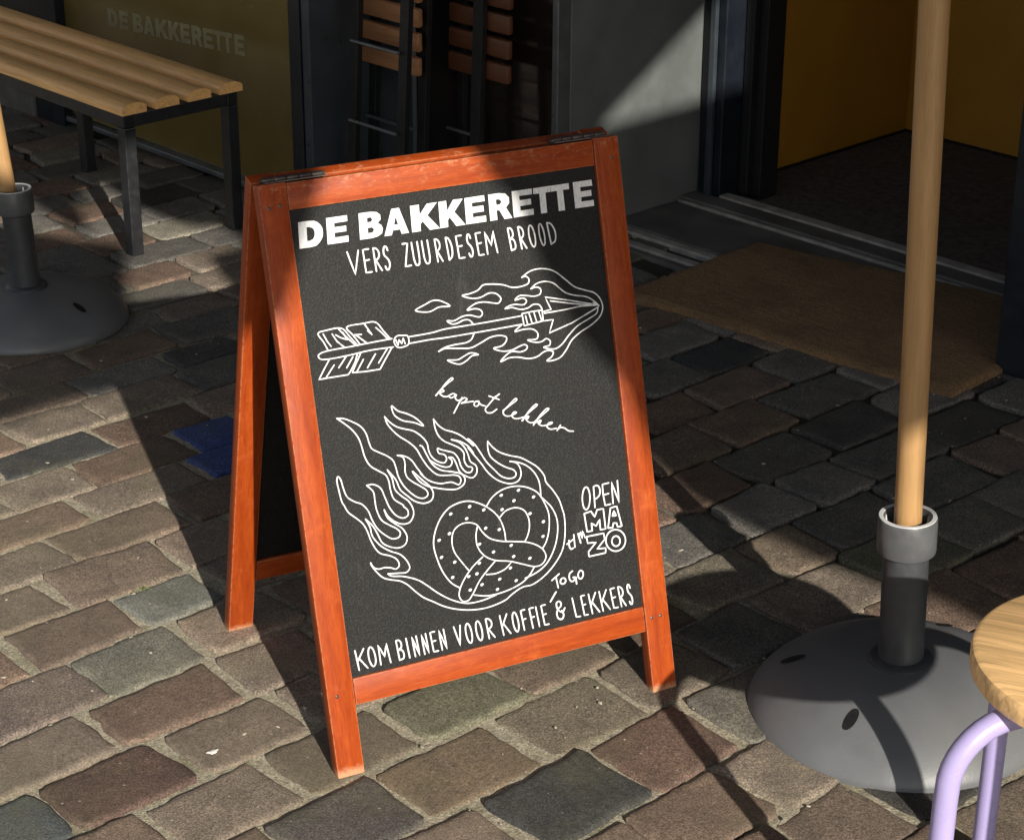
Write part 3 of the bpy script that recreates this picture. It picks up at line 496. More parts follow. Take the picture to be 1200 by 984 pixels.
ART = [["arrow",21,1,[711,5973,659,6101,596,6230,726,6253,949,6242,1053,6103,1148,5971]],["arrow",21,1,[903,6238,1011,6100,1114,5982]],["arrow",21,0,[669,6211,714,6101,759,6026]],["arrow",21,0,[798,6189,854,6078,957,5974]],["arrow",21,0,[847,6170,911,6121,1012,6073,952,6187]],["arrow",21,1,[1181,5985,1097,6125,1017,6244,1260,6259,1451,6247,1551,6108,1638,5983]],["arrow",21,0,[1445,6174,1527,6083,1598,5993]],["arrow",21,0,[1118,6125,1219,6114]],["arrow",21,0,[1141,6117,1293,5976]],["arrow",21,0,[1284,6249,1377,6082,1318,6150]],["arrow",21,1,[1664,5865,1311,5876,998,5860,650,5861,581,5879,557,5925,592,5954,717,5972,1014,5974,1325,5980,1659,5983]],["arrow",21,0,[710,5851,610,5723,522,5603,654,5604,951,5597,987,5629,1076,5750,1126,5858]],["arrow",21,0,[637,5622,769,5764]],["arrow",21,0,[830,5715,955,5848]],["arrow",21,0,[944,5695,1056,5831]],["arrow",21,0,[1173,5856,1082,5720,1015,5615,1210,5597,1428,5592,1516,5704,1642,5859]],["arrow",21,0,[1083,5613,1202,5768]],["arrow",21,0,[1247,5643,1389,5814]],["arrow",21,0,[1419,5682,1568,5852]],["arrow",21,1,[1691,5910,1700,5976,1747,6008,1830,6000,1895,5985,1909,5932,1896,5866,1829,5843,1735,5847,1691,5910]],["arrow",21,0,[1718,5954,1738,5872,1764,5952,1797,5888,1829,5965,1847,5883]],["arrow",21,1,[2062,6314,2218,6372,2329,6407,2435,6396,2592,6293,2422,6304,2267,6262,2062,6314]],["arrow",21,1,[1920,5966,2270,5967,2452,5984,2783,5981,3116,5977,3669,5980]],["arrow",21,1,[1907,5874,2258,5874,2436,5865,2767,5861,3101,5858,3665,5858]],["arrow",21,0,[3684,6009,3844,6014,4004,6009,4007,5854,3845,5843,3696,5832,3684,6009]],["arrow",21,0,[3736,5970,3754,5847]],["arrow",21,0,[3796,5991,3828,5848]],["arrow",21,0,[3875,5988,3903,5846]],["arrow",21,0,[3952,5997,3984,5853]],["arrow",21,0,[4024,5985,4151,5996,4077,6187,4451,6083,4860,5956]],["arrow",21,0,[4156,6119,4491,6029,4859,5944]],["arrow",21,0,[4032,5959,4366,5958,4623,5969,4913,5943]],["arrow",21,0,[4836,5991,4923,5929]],["arrow",21,0,[4018,5852,4167,5848,4080,5666,4456,5750,4909,5911]],["arrow",21,1,[3746,6521,3872,6584,3988,6603,4146,6584,4277,6527,4422,6398,4567,6262,4743,6182,4876,6124,4958,6024,4984,5895,4927,5778,4774,5677,4576,5595,4425,5505,4316,5377,4212,5290,4093,5265,3991,5276,4077,5324,4108,5381,4043,5419,3950,5408,3852,5362,3714,5354,3538,5405,3403,5417,3264,5385,3364,5465,3459,5500,3592,5472,3686,5493,3709,5531,3672,5564,3580,5552,3462,5521,3305,5531,3178,5593,3315,5607,3390,5666,3397,5717,3312,5755,3155,5757,2991,5702,2829,5658,2632,5684,2416,5713,2328,5685,2440,5729,2596,5743,2773,5744,2855,5776,2911,5862]],["arrow",21,1,[3746,6521,3808,6528,3855,6484,3840,6425,3734,6396,3577,6404,3449,6459,3252,6501,3130,6504,3044,6446,2907,6417,2795,6408,2942,6345,3075,6340,3214,6379,3322,6352,3384,6271,3338,6217,3261,6229,3110,6268,2976,6264,2844,6194,2966,6195,3051,6161,3071,6107,3028,6069,2868,6119,2756,6117,2619,6078,2515,6095,2591,6036,2680,6038,2771,6064,2858,6050,2916,5979]],["arrow",21,1,[2452,5544,2624,5458,2740,5489,2836,5544,2936,5542,2819,5588,2704,5556,2611,5525,2452,5544]],["arrow",21,1,[3868,6339,3962,6396,4101,6410,4233,6365,4336,6266,4419,6196,4551,6140,4732,6091,4840,6022,4923,5936]],["arrow",21,1,[3868,6339,3956,6350,4020,6315,4007,6245,3917,6225,3784,6254,3672,6267,3598,6217,3735,6226,3779,6178,3734,6134,3590,6157,3499,6151,3427,6121,3540,6120,3670,6073,3784,6075,3880,6111,3969,6093,4006,6029,4007,5998]],["arrow",21,1,[3652,5849,3540,5775,3678,5783,3834,5758,3898,5685,3873,5617,3725,5621,3833,5572,3947,5564,4020,5593,4079,5552,4064,5492,3963,5478,4136,5424,4258,5470,4388,5584,4542,5694,4738,5767,4875,5828,4908,5907]],["script",21,1,[2209,5084,2307,5160,2421,5227,2500,5270,2488,5287,2379,5225,2272,5128,2209,5081]],["script",21,1,[2250,5122,2322,5146,2340,5123,2275,5104,2314,5056,2375,5038,2441,5059]],["script",21,1,[2522,5035,2473,5063,2409,5039,2430,5010,2488,5021,2522,5041,2499,4994,2536,4953,2608,4971]],["script",21,1,[2603,4985,2527,4888,2451,4789]],["script",21,1,[2562,4940,2636,4974,2675,4951,2637,4919,2578,4906,2673,4905,2768,4899]],["script",21,1,[2851,4888,2798,4888,2772,4848,2811,4821,2857,4852,2840,4886,2880,4832,2940,4802]],["script",21,1,[3121,4909,3001,4812,2938,4755,2957,4705,3028,4688,3114,4723]],["script",21,1,[3017,4933,3168,4855]],["script",21,1,[3098,4893,3184,4931]],["script",21,1,[3210,4686,3337,4746,3448,4805,3433,4824,3291,4731,3210,4667,3225,4617,3295,4590,3383,4606,3418,4623,3376,4633,3338,4588,3375,4542,3460,4530,3515,4536]],["script",21,1,[3498,4486,3549,4546,3690,4629,3761,4672,3737,4684,3623,4612,3536,4528,3487,4488]],["script",21,1,[3534,4515,3602,4534,3587,4505,3554,4499,3601,4443,3665,4430,3735,4468]],["script",21,1,[3660,4391,3723,4455,3853,4530,3936,4581,3911,4593,3785,4513,3660,4391]],["script",21,1,[3712,4423,3786,4441,3772,4410,3738,4406,3787,4361,3874,4353,3941,4359,3965,4374,3910,4378,3871,4332,3920,4285,4019,4279]],["script",21,1,[4089,4312,4025,4245]],["script",21,1,[4034,4258,4089,4280,4149,4257,4209,4207,4284,4187]],["pretzel",21,1,[704,5028,794,5011,910,4949,1036,4853,1099,4745,1127,4607,1154,4521,1247,4451,1362,4377,1446,4294,1475,4184,1493,4061,1553,3915,1648,3791,1748,3703,1841,3677,1901,3710,1894,3772,1815,3848,1700,3938,1623,4021,1604,4114,1618,4216,1599,4310,1518,4355]],["pretzel",21,1,[1518,4355,1609,4330,1711,4258,1789,4124,1867,3988,1823,4043,1917,3932,2017,3869,2121,3832,2284,3820,2396,3764,2431,3822,2411,3877,2351,3910,2208,3934,2085,3967,1973,4081,1885,4233,1809,4399,1707,4511,1579,4619,1487,4728,1429,4822,1404,4926]],["pretzel",21,1,[1404,4926,1467,4840,1562,4755,1679,4700,1798,4653,1911,4557,1986,4442,1998,4330,2031,4239,2110,4156,2214,4116,2253,4163,2229,4227,2143,4269,2135,4338,2185,4311,2289,4266,2374,4225,2435,4128,2457,4022,2518,3925,2589,3903,2631,3945,2617,3974,2564,3993,2520,4078,2526,4196,2473,4274,2372,4344,2254,4417,2176,4507,2137,4624,2128,4760]],["pretzel",21,1,[2128,4760,2195,4656,2276,4582,2396,4526,2498,4464,2612,4358,2692,4266,2611,4392,2704,4293,2776,4164,2861,4000,2969,3863,3063,3754,3182,3698,3273,3705,3297,3750,3268,3805,3150,3870,3019,3969,2925,4078,2904,4189,2914,4294]],["pretzel",21,1,[2914,4294,2977,4200,3073,4108,3225,4029,3397,3963,3531,3871,3646,3774,3738,3631,3753,3536,3838,3410,3928,3240,3970,3063,3982,3003,3971,2768,3901,2511,3768,2336,3562,2176,3348,2087,3182,2083,2995,2009,2899,1957,2603,1909,2340,1931,2086,2004,1922,2082,1783,2175,1635,2275,1521,2392,1424,2504,1322,2580,1186,2629,1081,2678,985,2789,922,2901,918,2931]],["pretzel",21,1,[918,2931,948,2865,1021,2819,1117,2821,1209,2797,1284,2765,1337,2804,1317,2891,1231,2963,1082,3032,1028,3096,968,3236,927,3394,879,3501,798,3593,689,3704,642,3810,618,3862,595,4030,585,4179,607,4227,640,4183,661,4061,703,3919,800,3833,902,3776,981,3667,1024,3524,1084,3392,1180,3282,1295,3198,1392,3208,1416,3263,1376,3324,1261,3408,1162,3496,1111,3641,1102,3721,1101,3795,1094,3916,1007,4025]],["pretzel",21,1,[1007,4025,1108,4017,1208,3945,1253,3810,1296,3666,1321,3613,1387,3517,1490,3459,1566,3488,1568,3556,1513,3627,1515,3637,1387,3753,1351,3895,1344,4016,1310,4112,1211,4191,1098,4287,1038,4417,1012,4569,983,4693,908,4825,800,4940,704,5028]],["pretzel",21,1,[1343,4180,1403,4094,1454,4009,1498,3866,1595,3756,1694,3661,1836,3603,1948,3628,1986,3706,1955,3814,1845,3937,1767,4028,1713,4090,1791,3939,1904,3841,2042,3783,2217,3728,2361,3708,2468,3755,2496,3827,2451,3904,2321,3963,2147,4022,2033,4121,1949,4305,1909,4406,1876,4429]],["pretzel",21,1,[1989,4197,2104,4107,2223,4050,2297,4053,2332,4114,2287,4182]],["pretzel",21,1,[2287,4182,2348,4162,2390,4069,2428,3942,2527,3855,2615,3821,2687,3875,2691,3977,2610,4061,2587,4167,2546,4277,2467,4368,2355,4422,2486,4373,2602,4283,2678,4158,2595,4272,2683,4133,2772,4000,2860,3851,2970,3731,3086,3658,3207,3618,3319,3638,3374,3718,3363,3837,3317,3904,3222,3942]],["pretzel",21,1,[3223,3944,3370,3894,3488,3821,3583,3711,3640,3583,3652,3463,3646,3347]],["pretzel",21,1,[1343,4180,1397,4050,1421,3881,1502,3775,1600,3680,1654,3546,1642,3458,1576,3381,1479,3374,1374,3422,1262,3535,1221,3634]],["pretzel",21,1,[1220,3626,1258,3506,1355,3404,1455,3315,1509,3184,1471,3086,1371,3054,1249,3090,1133,3172,1074,3319,1014,3451,927,3559]],["pretzel",21,1,[927,3559,979,3429,994,3306,1097,3142,1240,3029,1374,2955,1468,2829,1488,2734,1433,2685,1322,2697,1151,2723]],["pretzel",21,1,[1151,2723,1193,2684,1378,2636,1589,2537,1710,2436,1863,2290,2061,2143,2289,2041,2530,2029,2756,2062]],["pretzel",21,1,[3245,2204,3431,2247,3601,2335,3736,2494,3831,2704,3861,2947,3796,3148,3659,3320]],["pretzel",21,1,[1529,5056,1610,4972,1743,4906,1858,4827,1969,4692,1831,4764,1661,4826,1557,4915,1531,4986,1529,5056]],["pretzel",21,1,[2211,2285,2093,2382,1986,2559,1918,2777,1892,2986,1937,3159,2047,3339,2194,3461,2374,3506,2525,3496,2711,3407,2870,3273,2963,3131,3007,2958,3010,2813]],["pretzel",21,1,[2374,2516,2283,2659,2195,2820,2176,2967,2224,3120,2332,3189,2463,3193,2588,3137,2660,3019,2756,2907,2923,2827,3117,2780,3335,2724,3483,2652,3584,2558,3616,2447,3547,2357,3432,2340,3249,2411,3037,2502,2800,2569,2657,2661,2566,2804,2555,2970,2594,3105]],["pretzel",21,1,[2777,3374,2875,3477,3040,3556,3242,3571,3437,3519,3602,3404,3693,3231,3739,3056,3708,2813,3643,2660,3576,2580]],["pretzel",21,1,[2963,3172,3066,3244,3224,3259,3351,3196,3412,3060,3404,2917,3356,2803,3310,2740]],["pretzel",21,1,[2624,2658,2443,2542,2291,2391,2209,2265,2185,2167,2229,2086,2315,2077,2403,2160,2524,2319,2674,2452,2810,2556]],["pretzel",21,1,[3409,2335,3316,2230,3193,2152,2984,2094,2757,2072,2581,2086,2412,2138]],["pretzel",21,1,[3056,2483,2958,2411,2797,2373,2644,2390]],["pretzel",42,0,[2203,3368,2217,3373]],["pretzel",42,0,[2506,3414,2520,3420]],["pretzel",42,0,[2718,3324,2732,3330]],["pretzel",42,0,[2438,3253,2452,3258]],["pretzel",42,0,[2147,3093,2161,3099]],["pretzel",42,0,[1978,3031,1992,3036]],["pretzel",42,0,[1981,2780,1995,2786]],["pretzel",42,0,[2173,2670,2187,2675]],["pretzel",42,0,[2112,2458,2126,2463]],["pretzel",42,0,[2589,2846,2603,2851]],["pretzel",42,0,[2713,3055,2727,3061]],["pretzel",42,0,[2922,2992,2936,2997]],["pretzel",42,0,[3017,3479,3031,3484]],["pretzel",42,0,[3295,3497,3310,3503]],["pretzel",42,0,[3521,3354,3536,3359]],["pretzel",42,0,[3206,3361,3220,3367]],["pretzel",42,0,[3003,3271,3017,3276]],["pretzel",42,0,[3433,3124,3448,3129]],["pretzel",42,0,[3632,2963,3646,2969]],["pretzel",42,0,[3598,2752,3612,2758]],["pretzel",42,0,[3079,2724,3093,2730]],["pretzel",42,0,[2791,2688,2805,2693]],["pretzel",42,0,[3097,2557,3112,2562]],["pretzel",42,0,[3350,2476,3364,2482]],["pretzel",42,0,[3026,2401,3040,2406]],["pretzel",42,0,[2835,2276,2849,2281]],["pretzel",42,0,[3091,2198,3105,2203]],["pretzel",42,0,[2551,2256,2565,2261]],["pretzel",42,0,[2781,2135,2795,2140]],["pretzel",42,0,[2492,2429,2506,2434]],["pretzel",42,0,[2363,2416,2376,2421]],["pretzel",42,0,[2551,2573,2564,2578]],["pretzel",42,0,[2358,2218,2372,2223]],["hours",25,1,[4389,3333,4412,3316,4427,3276,4434,3220,4431,3156,4418,3094,4398,3043,4373,3011,4348,3003,4326,3020,4310,3060,4304,3117,4307,3181,4320,3243,4340,3294,4364,3325,4389,3333]],["hours",25,0,[4496,3006,4504,3170,4509,3313]],["hours",25,1,[4509,3313,4547,3325,4585,3312,4608,3264,4595,3181,4548,3140,4502,3127]],["hours",25,0,[4762,3323,4658,3319,4652,3184,4666,3001,4755,3004]],["hours",25,0,[4654,3162,4743,3166]],["hours",25,0,[4800,3007,4811,3325,4900,3004,4910,3327]],["hours",25,0,[4310,2950,4423,2963,4474,2867,4526,2964,4629,2961,4631,2654,4544,2660,4548,2816,4481,2728,4408,2786,4410,2671,4323,2674,4310,2950]],["hours",25,0,[4672,2660,4748,2948,4853,2953,4903,2641,4831,2644,4822,2704,4767,2713,4746,2645,4672,2660]],["hours",24,0,[4765,2822,4798,2895,4828,2816,4765,2822]],["hours",25,0,[4306,2603,4592,2597,4597,2502,4454,2387,4597,2371,4588,2300,4308,2302,4309,2374,4451,2489,4310,2504,4306,2603]],["hours",25,1,[4795,2610,4855,2585,4903,2539,4932,2480,4937,2416,4917,2357,4876,2312,4819,2289,4755,2290,4695,2315,4647,2361,4618,2420,4614,2484,4633,2542,4675,2587,4731,2610,4795,2610]],["hours",25,1,[4788,2513,4813,2502,4833,2481,4844,2453,4846,2423,4837,2396,4820,2374,4796,2363,4769,2362,4744,2374,4724,2394,4712,2422,4711,2452,4720,2479,4737,2501,4761,2512,4788,2513]],["hours",26,0,[3976,2559,4085,2609]],["hours",26,1,[4014,2606,4012,2509,4036,2471,4069,2482]],["hours",24,0,[4101,2677,4099,2491]],["hours",26,0,[4173,2677,4199,2534]],["hours",24,0,[4180,2639,4214,2694,4229,2593,4248,2701,4281,2596]],["bottom_text",25,0,[3667,2080,3792,2150]],["bottom_text",25,0,[3736,2112,3754,1952]],["bottom_text",26,1,[3848,2076,3811,2061,3801,2013,3843,1988,3885,2018,3880,2060,3848,2076]],["bottom_text",25,1,[4012,2145,3963,2116,3952,2036,3986,1993,4034,2012,4057,2043]],["bottom_text",26,0,[4013,2050,4055,2045,4058,1944]],["bottom_text",25,1,[4139,2126,4101,2083,4101,2027,4137,2002,4177,2040,4176,2106,4139,2126]],["bottom_text",28,0,[3708,1894,3603,1773]],["bottom_text",25,1,[3821,1629,3781,1578,3724,1608,3691,1684,3701,1735,3741,1746,3767,1717,3762,1674,3707,1631,3682,1573,3703,1494,3759,1476,3791,1531,3768,1601]],["slogan",26,0,[1168,7263,1248,6943,1333,7261]],["slogan",26,0,[1484,7259,1401,7260,1408,6942,1492,6941]],["slogan",26,0,[1404,7107,1475,7113]],["slogan",26,0,[1561,6941,1553,7259]],["slogan",26,1,[1553,7259,1576,7257,1598,7246,1616,7226,1627,7199,1630,7168,1625,7139,1612,7115,1592,7099,1570,7093,1557,7093]],["slogan",26,0,[1570,7093,1646,6940]],["slogan",26,1,[1762,7200,1746,7250,1721,7257,1700,7200,1707,7137,1733,7105,1763,7060,1769,6990,1745,6939,1720,6939,1701,6987]],["slogan",26,0,[1991,7254,2067,7254,1998,6937,2083,6943]],["slogan",26,1,[2128,7253,2134,7111,2142,7000,2166,6936,2201,6936,2219,6999,2219,7110,2213,7252]],["slogan",26,1,[2283,7251,2289,7109,2298,6998,2323,6935,2357,6935,2376,6998,2375,7108,2368,7251]],["slogan",26,0,[2493,6934,2478,7249]],["slogan",26,1,[2478,7249,2498,7248,2518,7237,2534,7217,2544,7190,2548,7160,2544,7131,2533,7107,2516,7091,2497,7085,2486,7085]],["slogan",26,0,[2497,7085,2566,6933]],["slogan",26,0,[2668,6932,2647,7248]],["slogan",26,1,[2647,7248,2685,7232,2718,7153,2729,7064,2713,6970,2668,6932]],["slogan",26,0,[2885,7245,2805,7246,2822,6931,2903,6931]],["slogan",26,0,[2813,7095,2881,7101]],["slogan",26,1,[3024,7188,3008,7238,2987,7244,2971,7188,2979,7125,3002,7094,3029,7049,3037,6980,3018,6930,2997,6930,2979,6977]],["slogan",26,0,[3182,7242,3108,7243,3128,6929,3203,6928]],["slogan",26,0,[3118,7092,3181,7098]],["slogan",26,0,[3262,6928,3256,7242,3335,7037,3380,7240,3418,6927]],["slogan",26,0,[3639,6925,3615,7238]],["slogan",26,1,[3615,7238,3653,7238,3683,7191,3681,7119,3634,7088]],["slogan",26,1,[3634,7088,3684,7072,3708,7009,3698,6940,3639,6925]],["slogan",26,0,[3802,6924,3777,7236]],["slogan",26,1,[3777,7236,3798,7235,3818,7224,3836,7204,3847,7177,3852,7148,3848,7119,3838,7095,3821,7079,3801,7074,3790,7074]],["slogan",26,0,[3801,7074,3878,6923]],["slogan",26,1,[3970,7234,3952,7219,3940,7176,3937,7114,3943,7044,3957,6982,3976,6938,3997,6923,4015,6938,4027,6981,4030,7044,4024,7113,4010,7176,3991,7219,3970,7234]],["slogan",26,1,[4127,7233,4111,7218,4102,7175,4100,7112,4106,7043,4119,6980,4136,6937,4154,6921,4170,6937,4179,6980,4181,7042,4175,7112,4162,7174,4145,7217,4127,7233]],["slogan",26,0,[4272,6921,4239,7232]],["slogan",26,1,[4239,7232,4292,7216,4341,7138,4358,7051,4337,6957,4272,6921]],["bottom_text",25,0,[515,1747,541,1462]],["bottom_text",25,0,[646,1747,539,1591]],["bottom_text",25,0,[565,1619,671,1462]],["bottom_text",25,1,[746,1747,725,1733,711,1694,705,1636,709,1573,723,1516,742,1476,765,1462,785,1476,800,1515,806,1573,801,1636,788,1693,768,1733,746,1747]],["bottom_text",25,0,[872,1461,868,1747,944,1561,989,1747,1023,1460]],["bottom_text",25,0,[1160,1460,1140,1747]],["bottom_text",25,1,[1140,1747,1180,1747,1211,1704,1208,1638,1158,1609]],["bottom_text",25,1,[1158,1609,1211,1595,1235,1537,1223,1474,1160,1460]],["bottom_text",25,0,[1295,1747,1316,1459]],["bottom_text",25,0,[1404,1459,1384,1747,1472,1459,1451,1747]],["bottom_text",25,0,[1550,1458,1530,1747,1618,1458,1597,1747]],["bottom_text",25,0,[1737,1747,1669,1747,1690,1458,1759,1457]],["bottom_text",25,0,[1679,1608,1737,1614]],["bottom_text",25,0,[1824,1457,1803,1747,1899,1457,1878,1747]],["bottom_text",25,0,[2038,1747,2106,1456,2140,1747]],["bottom_text",25,1,[2251,1747,2233,1733,2220,1692,2216,1634,2221,1569,2234,1510,2253,1470,2273,1455,2292,1470,2304,1510,2308,1569,2303,1634,2290,1692,2271,1733,2251,1747]],["bottom_text",25,1,[2414,1747,2395,1733,2383,1692,2379,1634,2384,1569,2397,1510,2416,1469,2436,1455,2455,1469,2467,1510,2471,1568,2466,1633,2453,1692,2434,1732,2414,1747]],["bottom_text",25,0,[2569,1454,2546,1747]],["bottom_text",25,1,[2546,1747,2571,1746,2595,1736,2615,1717,2629,1692,2633,1664,2629,1637,2616,1615,2595,1600,2571,1595,2558,1595]],["bottom_text",25,0,[2571,1595,2659,1454]],["bottom_text",25,0,[2772,1747,2801,1453]],["bottom_text",25,0,[2884,1747,2797,1585]],["bottom_text",25,0,[2818,1615,2914,1453]],["bottom_text",25,1,[3000,1747,2983,1732,2971,1691,2968,1633,2973,1567,2986,1508,3004,1467,3024,1452,3041,1467,3052,1508,3056,1567,3050,1632,3037,1691,3019,1732,3000,1747]],["bottom_text",25,0,[3137,1452,3110,1747,3174,1747]],["bottom_text",25,0,[3121,1605,3175,1611]],["bottom_text",25,0,[3276,1451,3249,1747,3313,1747]],["bottom_text",25,0,[3260,1605,3314,1611]],["bottom_text",25,0,[3357,1747,3382,1451]],["bottom_text",25,0,[3508,1747,3444,1747,3469,1450,3534,1450]],["bottom_text",25,0,[3456,1605,3510,1610]],["bottom_text",25,0,[3958,1747,3991,1454,4057,1448]],["bottom_text",25,0,[4158,1747,4100,1747,4127,1448,4185,1447]],["bottom_text",25,0,[4113,1603,4162,1609]],["bottom_text",25,0,[4228,1747,4261,1447]],["bottom_text",25,0,[4345,1747,4255,1582]],["bottom_text",25,0,[4277,1612,4379,1447]],["bottom_text",25,0,[4407,1747,4441,1446]],["bottom_text",25,0,[4525,1747,4435,1582]],["bottom_text",25,0,[4457,1612,4558,1446]],["bottom_text",25,0,[4661,1747,4594,1747,4622,1446,4689,1445]],["bottom_text",25,0,[4608,1602,4663,1608]],["bottom_text",25,0,[4752,1445,4724,1747]],["bottom_text",25,1,[4724,1747,4745,1745,4765,1735,4782,1716,4794,1690,4798,1661,4796,1634,4785,1610,4769,1595,4750,1590,4739,1590]],["bottom_text",25,0,[4750,1590,4826,1445]],["bottom_text",25,1,[4924,1692,4909,1741,4890,1747,4878,1692,4888,1632,4909,1602,4934,1559,4943,1493,4929,1444,4911,1444,4893,1490]],["title",0,0,[[495,7407,521,7763,679,7762,756,7751,801,7725,835,7685,856,7637,860,7583,848,7529,821,7481,781,7442,732,7416,653,7406],[621,7492,659,7491,709,7513,725,7533,735,7557,740,7584,739,7610,732,7635,719,7655,673,7677,634,7677]]],["title",0,0,[[904,7404,929,7761,1234,7760,1229,7681,1033,7682,1029,7625,1201,7624,1196,7545,1024,7546,1020,7485,1216,7484,1211,7401]]],["title",0,0,[[1381,7399,1404,7759,1574,7758,1669,7743,1718,7700,1714,7635,1667,7592,1717,7556,1731,7505,1710,7444,1650,7408,1553,7398],[1515,7622,1573,7621,1595,7650,1576,7683,1518,7683],[1506,7474,1574,7474,1604,7509,1579,7546,1510,7546]]],["title",0,0,[[1743,7396,1889,7757,2004,7756,2111,7393,2001,7394,1984,7459,1876,7460,1852,7395],[1903,7533,1965,7532,1940,7641]]],["title",0,0,[[2155,7393,2174,7755,2308,7755,2301,7617,2426,7754,2582,7754,2418,7591,2581,7389,2425,7390,2333,7522,2295,7486,2290,7391]]],["title",0,0,[[2585,7389,2601,7754,2724,7753,2718,7614,2832,7752,2975,7752,2825,7588,2975,7385,2832,7387,2747,7519,2712,7483,2708,7388]]],["title",0,0,[[2986,7385,3001,7752,3312,7750,3309,7670,3109,7671,3107,7612,3282,7611,3279,7530,3104,7531,3102,7469,3302,7467,3299,7383]]],["title",0,0,[[3359,7382,3372,7750,3538,7749,3638,7730,3687,7675,3684,7594,3625,7535,3705,7379,3580,7380,3517,7514,3477,7514,3473,7381],[3480,7591,3533,7591,3568,7628,3536,7665,3482,7665]]],["title",0,0,[[3729,7379,3740,7748,4057,7747,4055,7665,3851,7667,3850,7607,4028,7606,4026,7525,3847,7526,3845,7463,4050,7461,4048,7376]]],["title",0,0,[[4163,7375,4170,7661,4075,7662,4078,7747,4364,7746,4362,7660,4267,7661,4261,7374]]],["title",0,0,[[4445,7373,4451,7660,4352,7660,4354,7746,4652,7744,4651,7658,4552,7659,4547,7372]]],["title",0,0,[[4715,7370,4721,7744,5027,7742,5026,7660,4830,7661,4829,7601,5000,7600,4999,7518,4828,7519,4827,7455,5023,7454,5022,7367]]]]

# ---------------------------------------------------------------- sandwich board
YAW, LEAN, SL, SW = .467118, .271637, .83252, .55
SO = Vector((-.24029, 2.48041, .002)); av = Vector((math.cos(YAW), math.sin(YAW), 0)); nv = Vector((-math.sin(YAW), math.cos(YAW), 0))
def plane(o, lean):
    uv = nv*math.sin(lean)+ZV*math.cos(lean); fv = av.cross(uv)
    return Matrix(((av.x, uv.x, fv.x, o.x), (av.y, uv.y, fv.y, o.y), (av.z, uv.z, fv.z, o.z), (0, 0, 0, 1)))
FRM = plane(SO, LEAN)
RLEAN = math.radians(14.4)
REAR = plane(SO+nv*.4545, -RLEAN)
board = thing('sandwich_board', 'orange wooden A-frame chalkboard sign with white lettering, flaming arrow and pretzel', 'sandwich board', SO+av*.275+nv*.22)
TS, ST, BD = .022, .04057, .006
def frame_parts(M, lean, front):
    sg = 1 if front else 1
    cut = TS*math.tan(lean)*(1 if front else -1)
    L_ = SL if front else .8235
    for x0 in (0, SW-ST):
        y_f = 0 if front else 0.0; y_b = cut
        mb = MB(); mb.hexa([(x0, y_b, -TS), (x0+ST, y_b, -TS), (x0+ST, y_f, 0), (x0, y_f, 0), (x0, L_, -TS), (x0+ST, L_, -TS), (x0+ST, L_, 0), (x0, L_, 0)], .0022)
        mb.build('stile', M_STILE, board, M, smooth=40)
    mb = MB(); mb.box(ST+.0006, SW-ST-.0006, L_-.0385, L_-.0015, -TS+.001, -.0012, .002); mb.build('top_rail', M_RAIL, board, M, smooth=40)
    mb = MB(); mb.box(ST+.0006, SW-ST-.0006, .0986, .1373, -TS+.001, -.0012, .002); mb.build('bottom_rail', M_RAIL, board, M, smooth=40)
    mb = MB(); mb.box(ST-.004, SW-ST+.004, .131, L_-.034, -BD-.008, -BD, 0)
    return mb.build('chalkboard', M_BOARD, board, M)
panel = frame_parts(FRM, LEAN, True)
frame_parts(REAR, RLEAN, False)
# hinges: barrels lying in the groove along the top
hl = Vector((0, SL+.0035, -TS-.0015))
for x0, x1 in ((.014, .104), (.452, .540)):
    mb = MB(); n = 5
    for k in range(n):
        a0 = x0+(x1-x0)*k/n+.0006; a1 = x0+(x1-x0)*(k+1)/n-.0006
        mb.tube([(a0, hl.y, hl.z), (a0+.001, hl.y, hl.z), (a1-.001, hl.y, hl.z), (a1, hl.y, hl.z)], [.0040, .0046, .0046, .0040], 12)
    mb.tube([(x0-.002, hl.y, hl.z), (x1+.002, hl.y, hl.z)], .0026, 10)
    mb.box(x0, x1, SL+.0003, SL+.0016, -TS+.001, -.008, 0)
    mb.build('hinge', M_HINGE, board, FRM, smooth=40)
# paint-marker art; points in 0.1 mm on the board face
def smooth_pts(P):
    P = [np.array(p, float) for p in P]; closed = np.hypot(*(P[0]-P[-1])) < 1e-4
    out = []
    for i in range(len(P)-1):
        p0 = P[i-1] if i > 0 else (P[-2] if closed else 2*P[0]-P[1]); p3 = P[i+2] if i+2 < len(P) else (P[1] if closed else 2*P[-1]-P[-2])
        p1, p2 = P[i], P[i+1]
        # centripetal Catmull-Rom keeps the flame tips sharp
        d = [max(1e-6, np.hypot(*(b_-a_))**.5) for a_, b_ in ((p0, p1), (p1, p2), (p2, p3))]
        t1, t2, t3 = d[0], d[0]+d[1], sum(d)
        for k in range(5):
            t = t1+(t2-t1)*k/5
            A1 = (t1-t)/t1*p0+t/t1*p1; A2 = (t2-t)/(t2-t1)*p1+(t-t1)/(t2-t1)*p2; A3 = (t3-t)/(t3-t2)*p2+(t-t2)/(t3-t2)*p3
            B1 = (t2-t)/t2*A1+t/t2*A2; B2 = (t3-t)/(t3-t1)*A2+(t-t1)/(t3-t1)*A3
            out.append((t2-t)/(t2-t1)*B1+(t-t1)/(t2-t1)*B2)
    out.append(P[-1]); return out
PROF = [(-1, -.0002), (-.7, .00045), (0, .0007), (.7, .00045), (1, -.0002)]
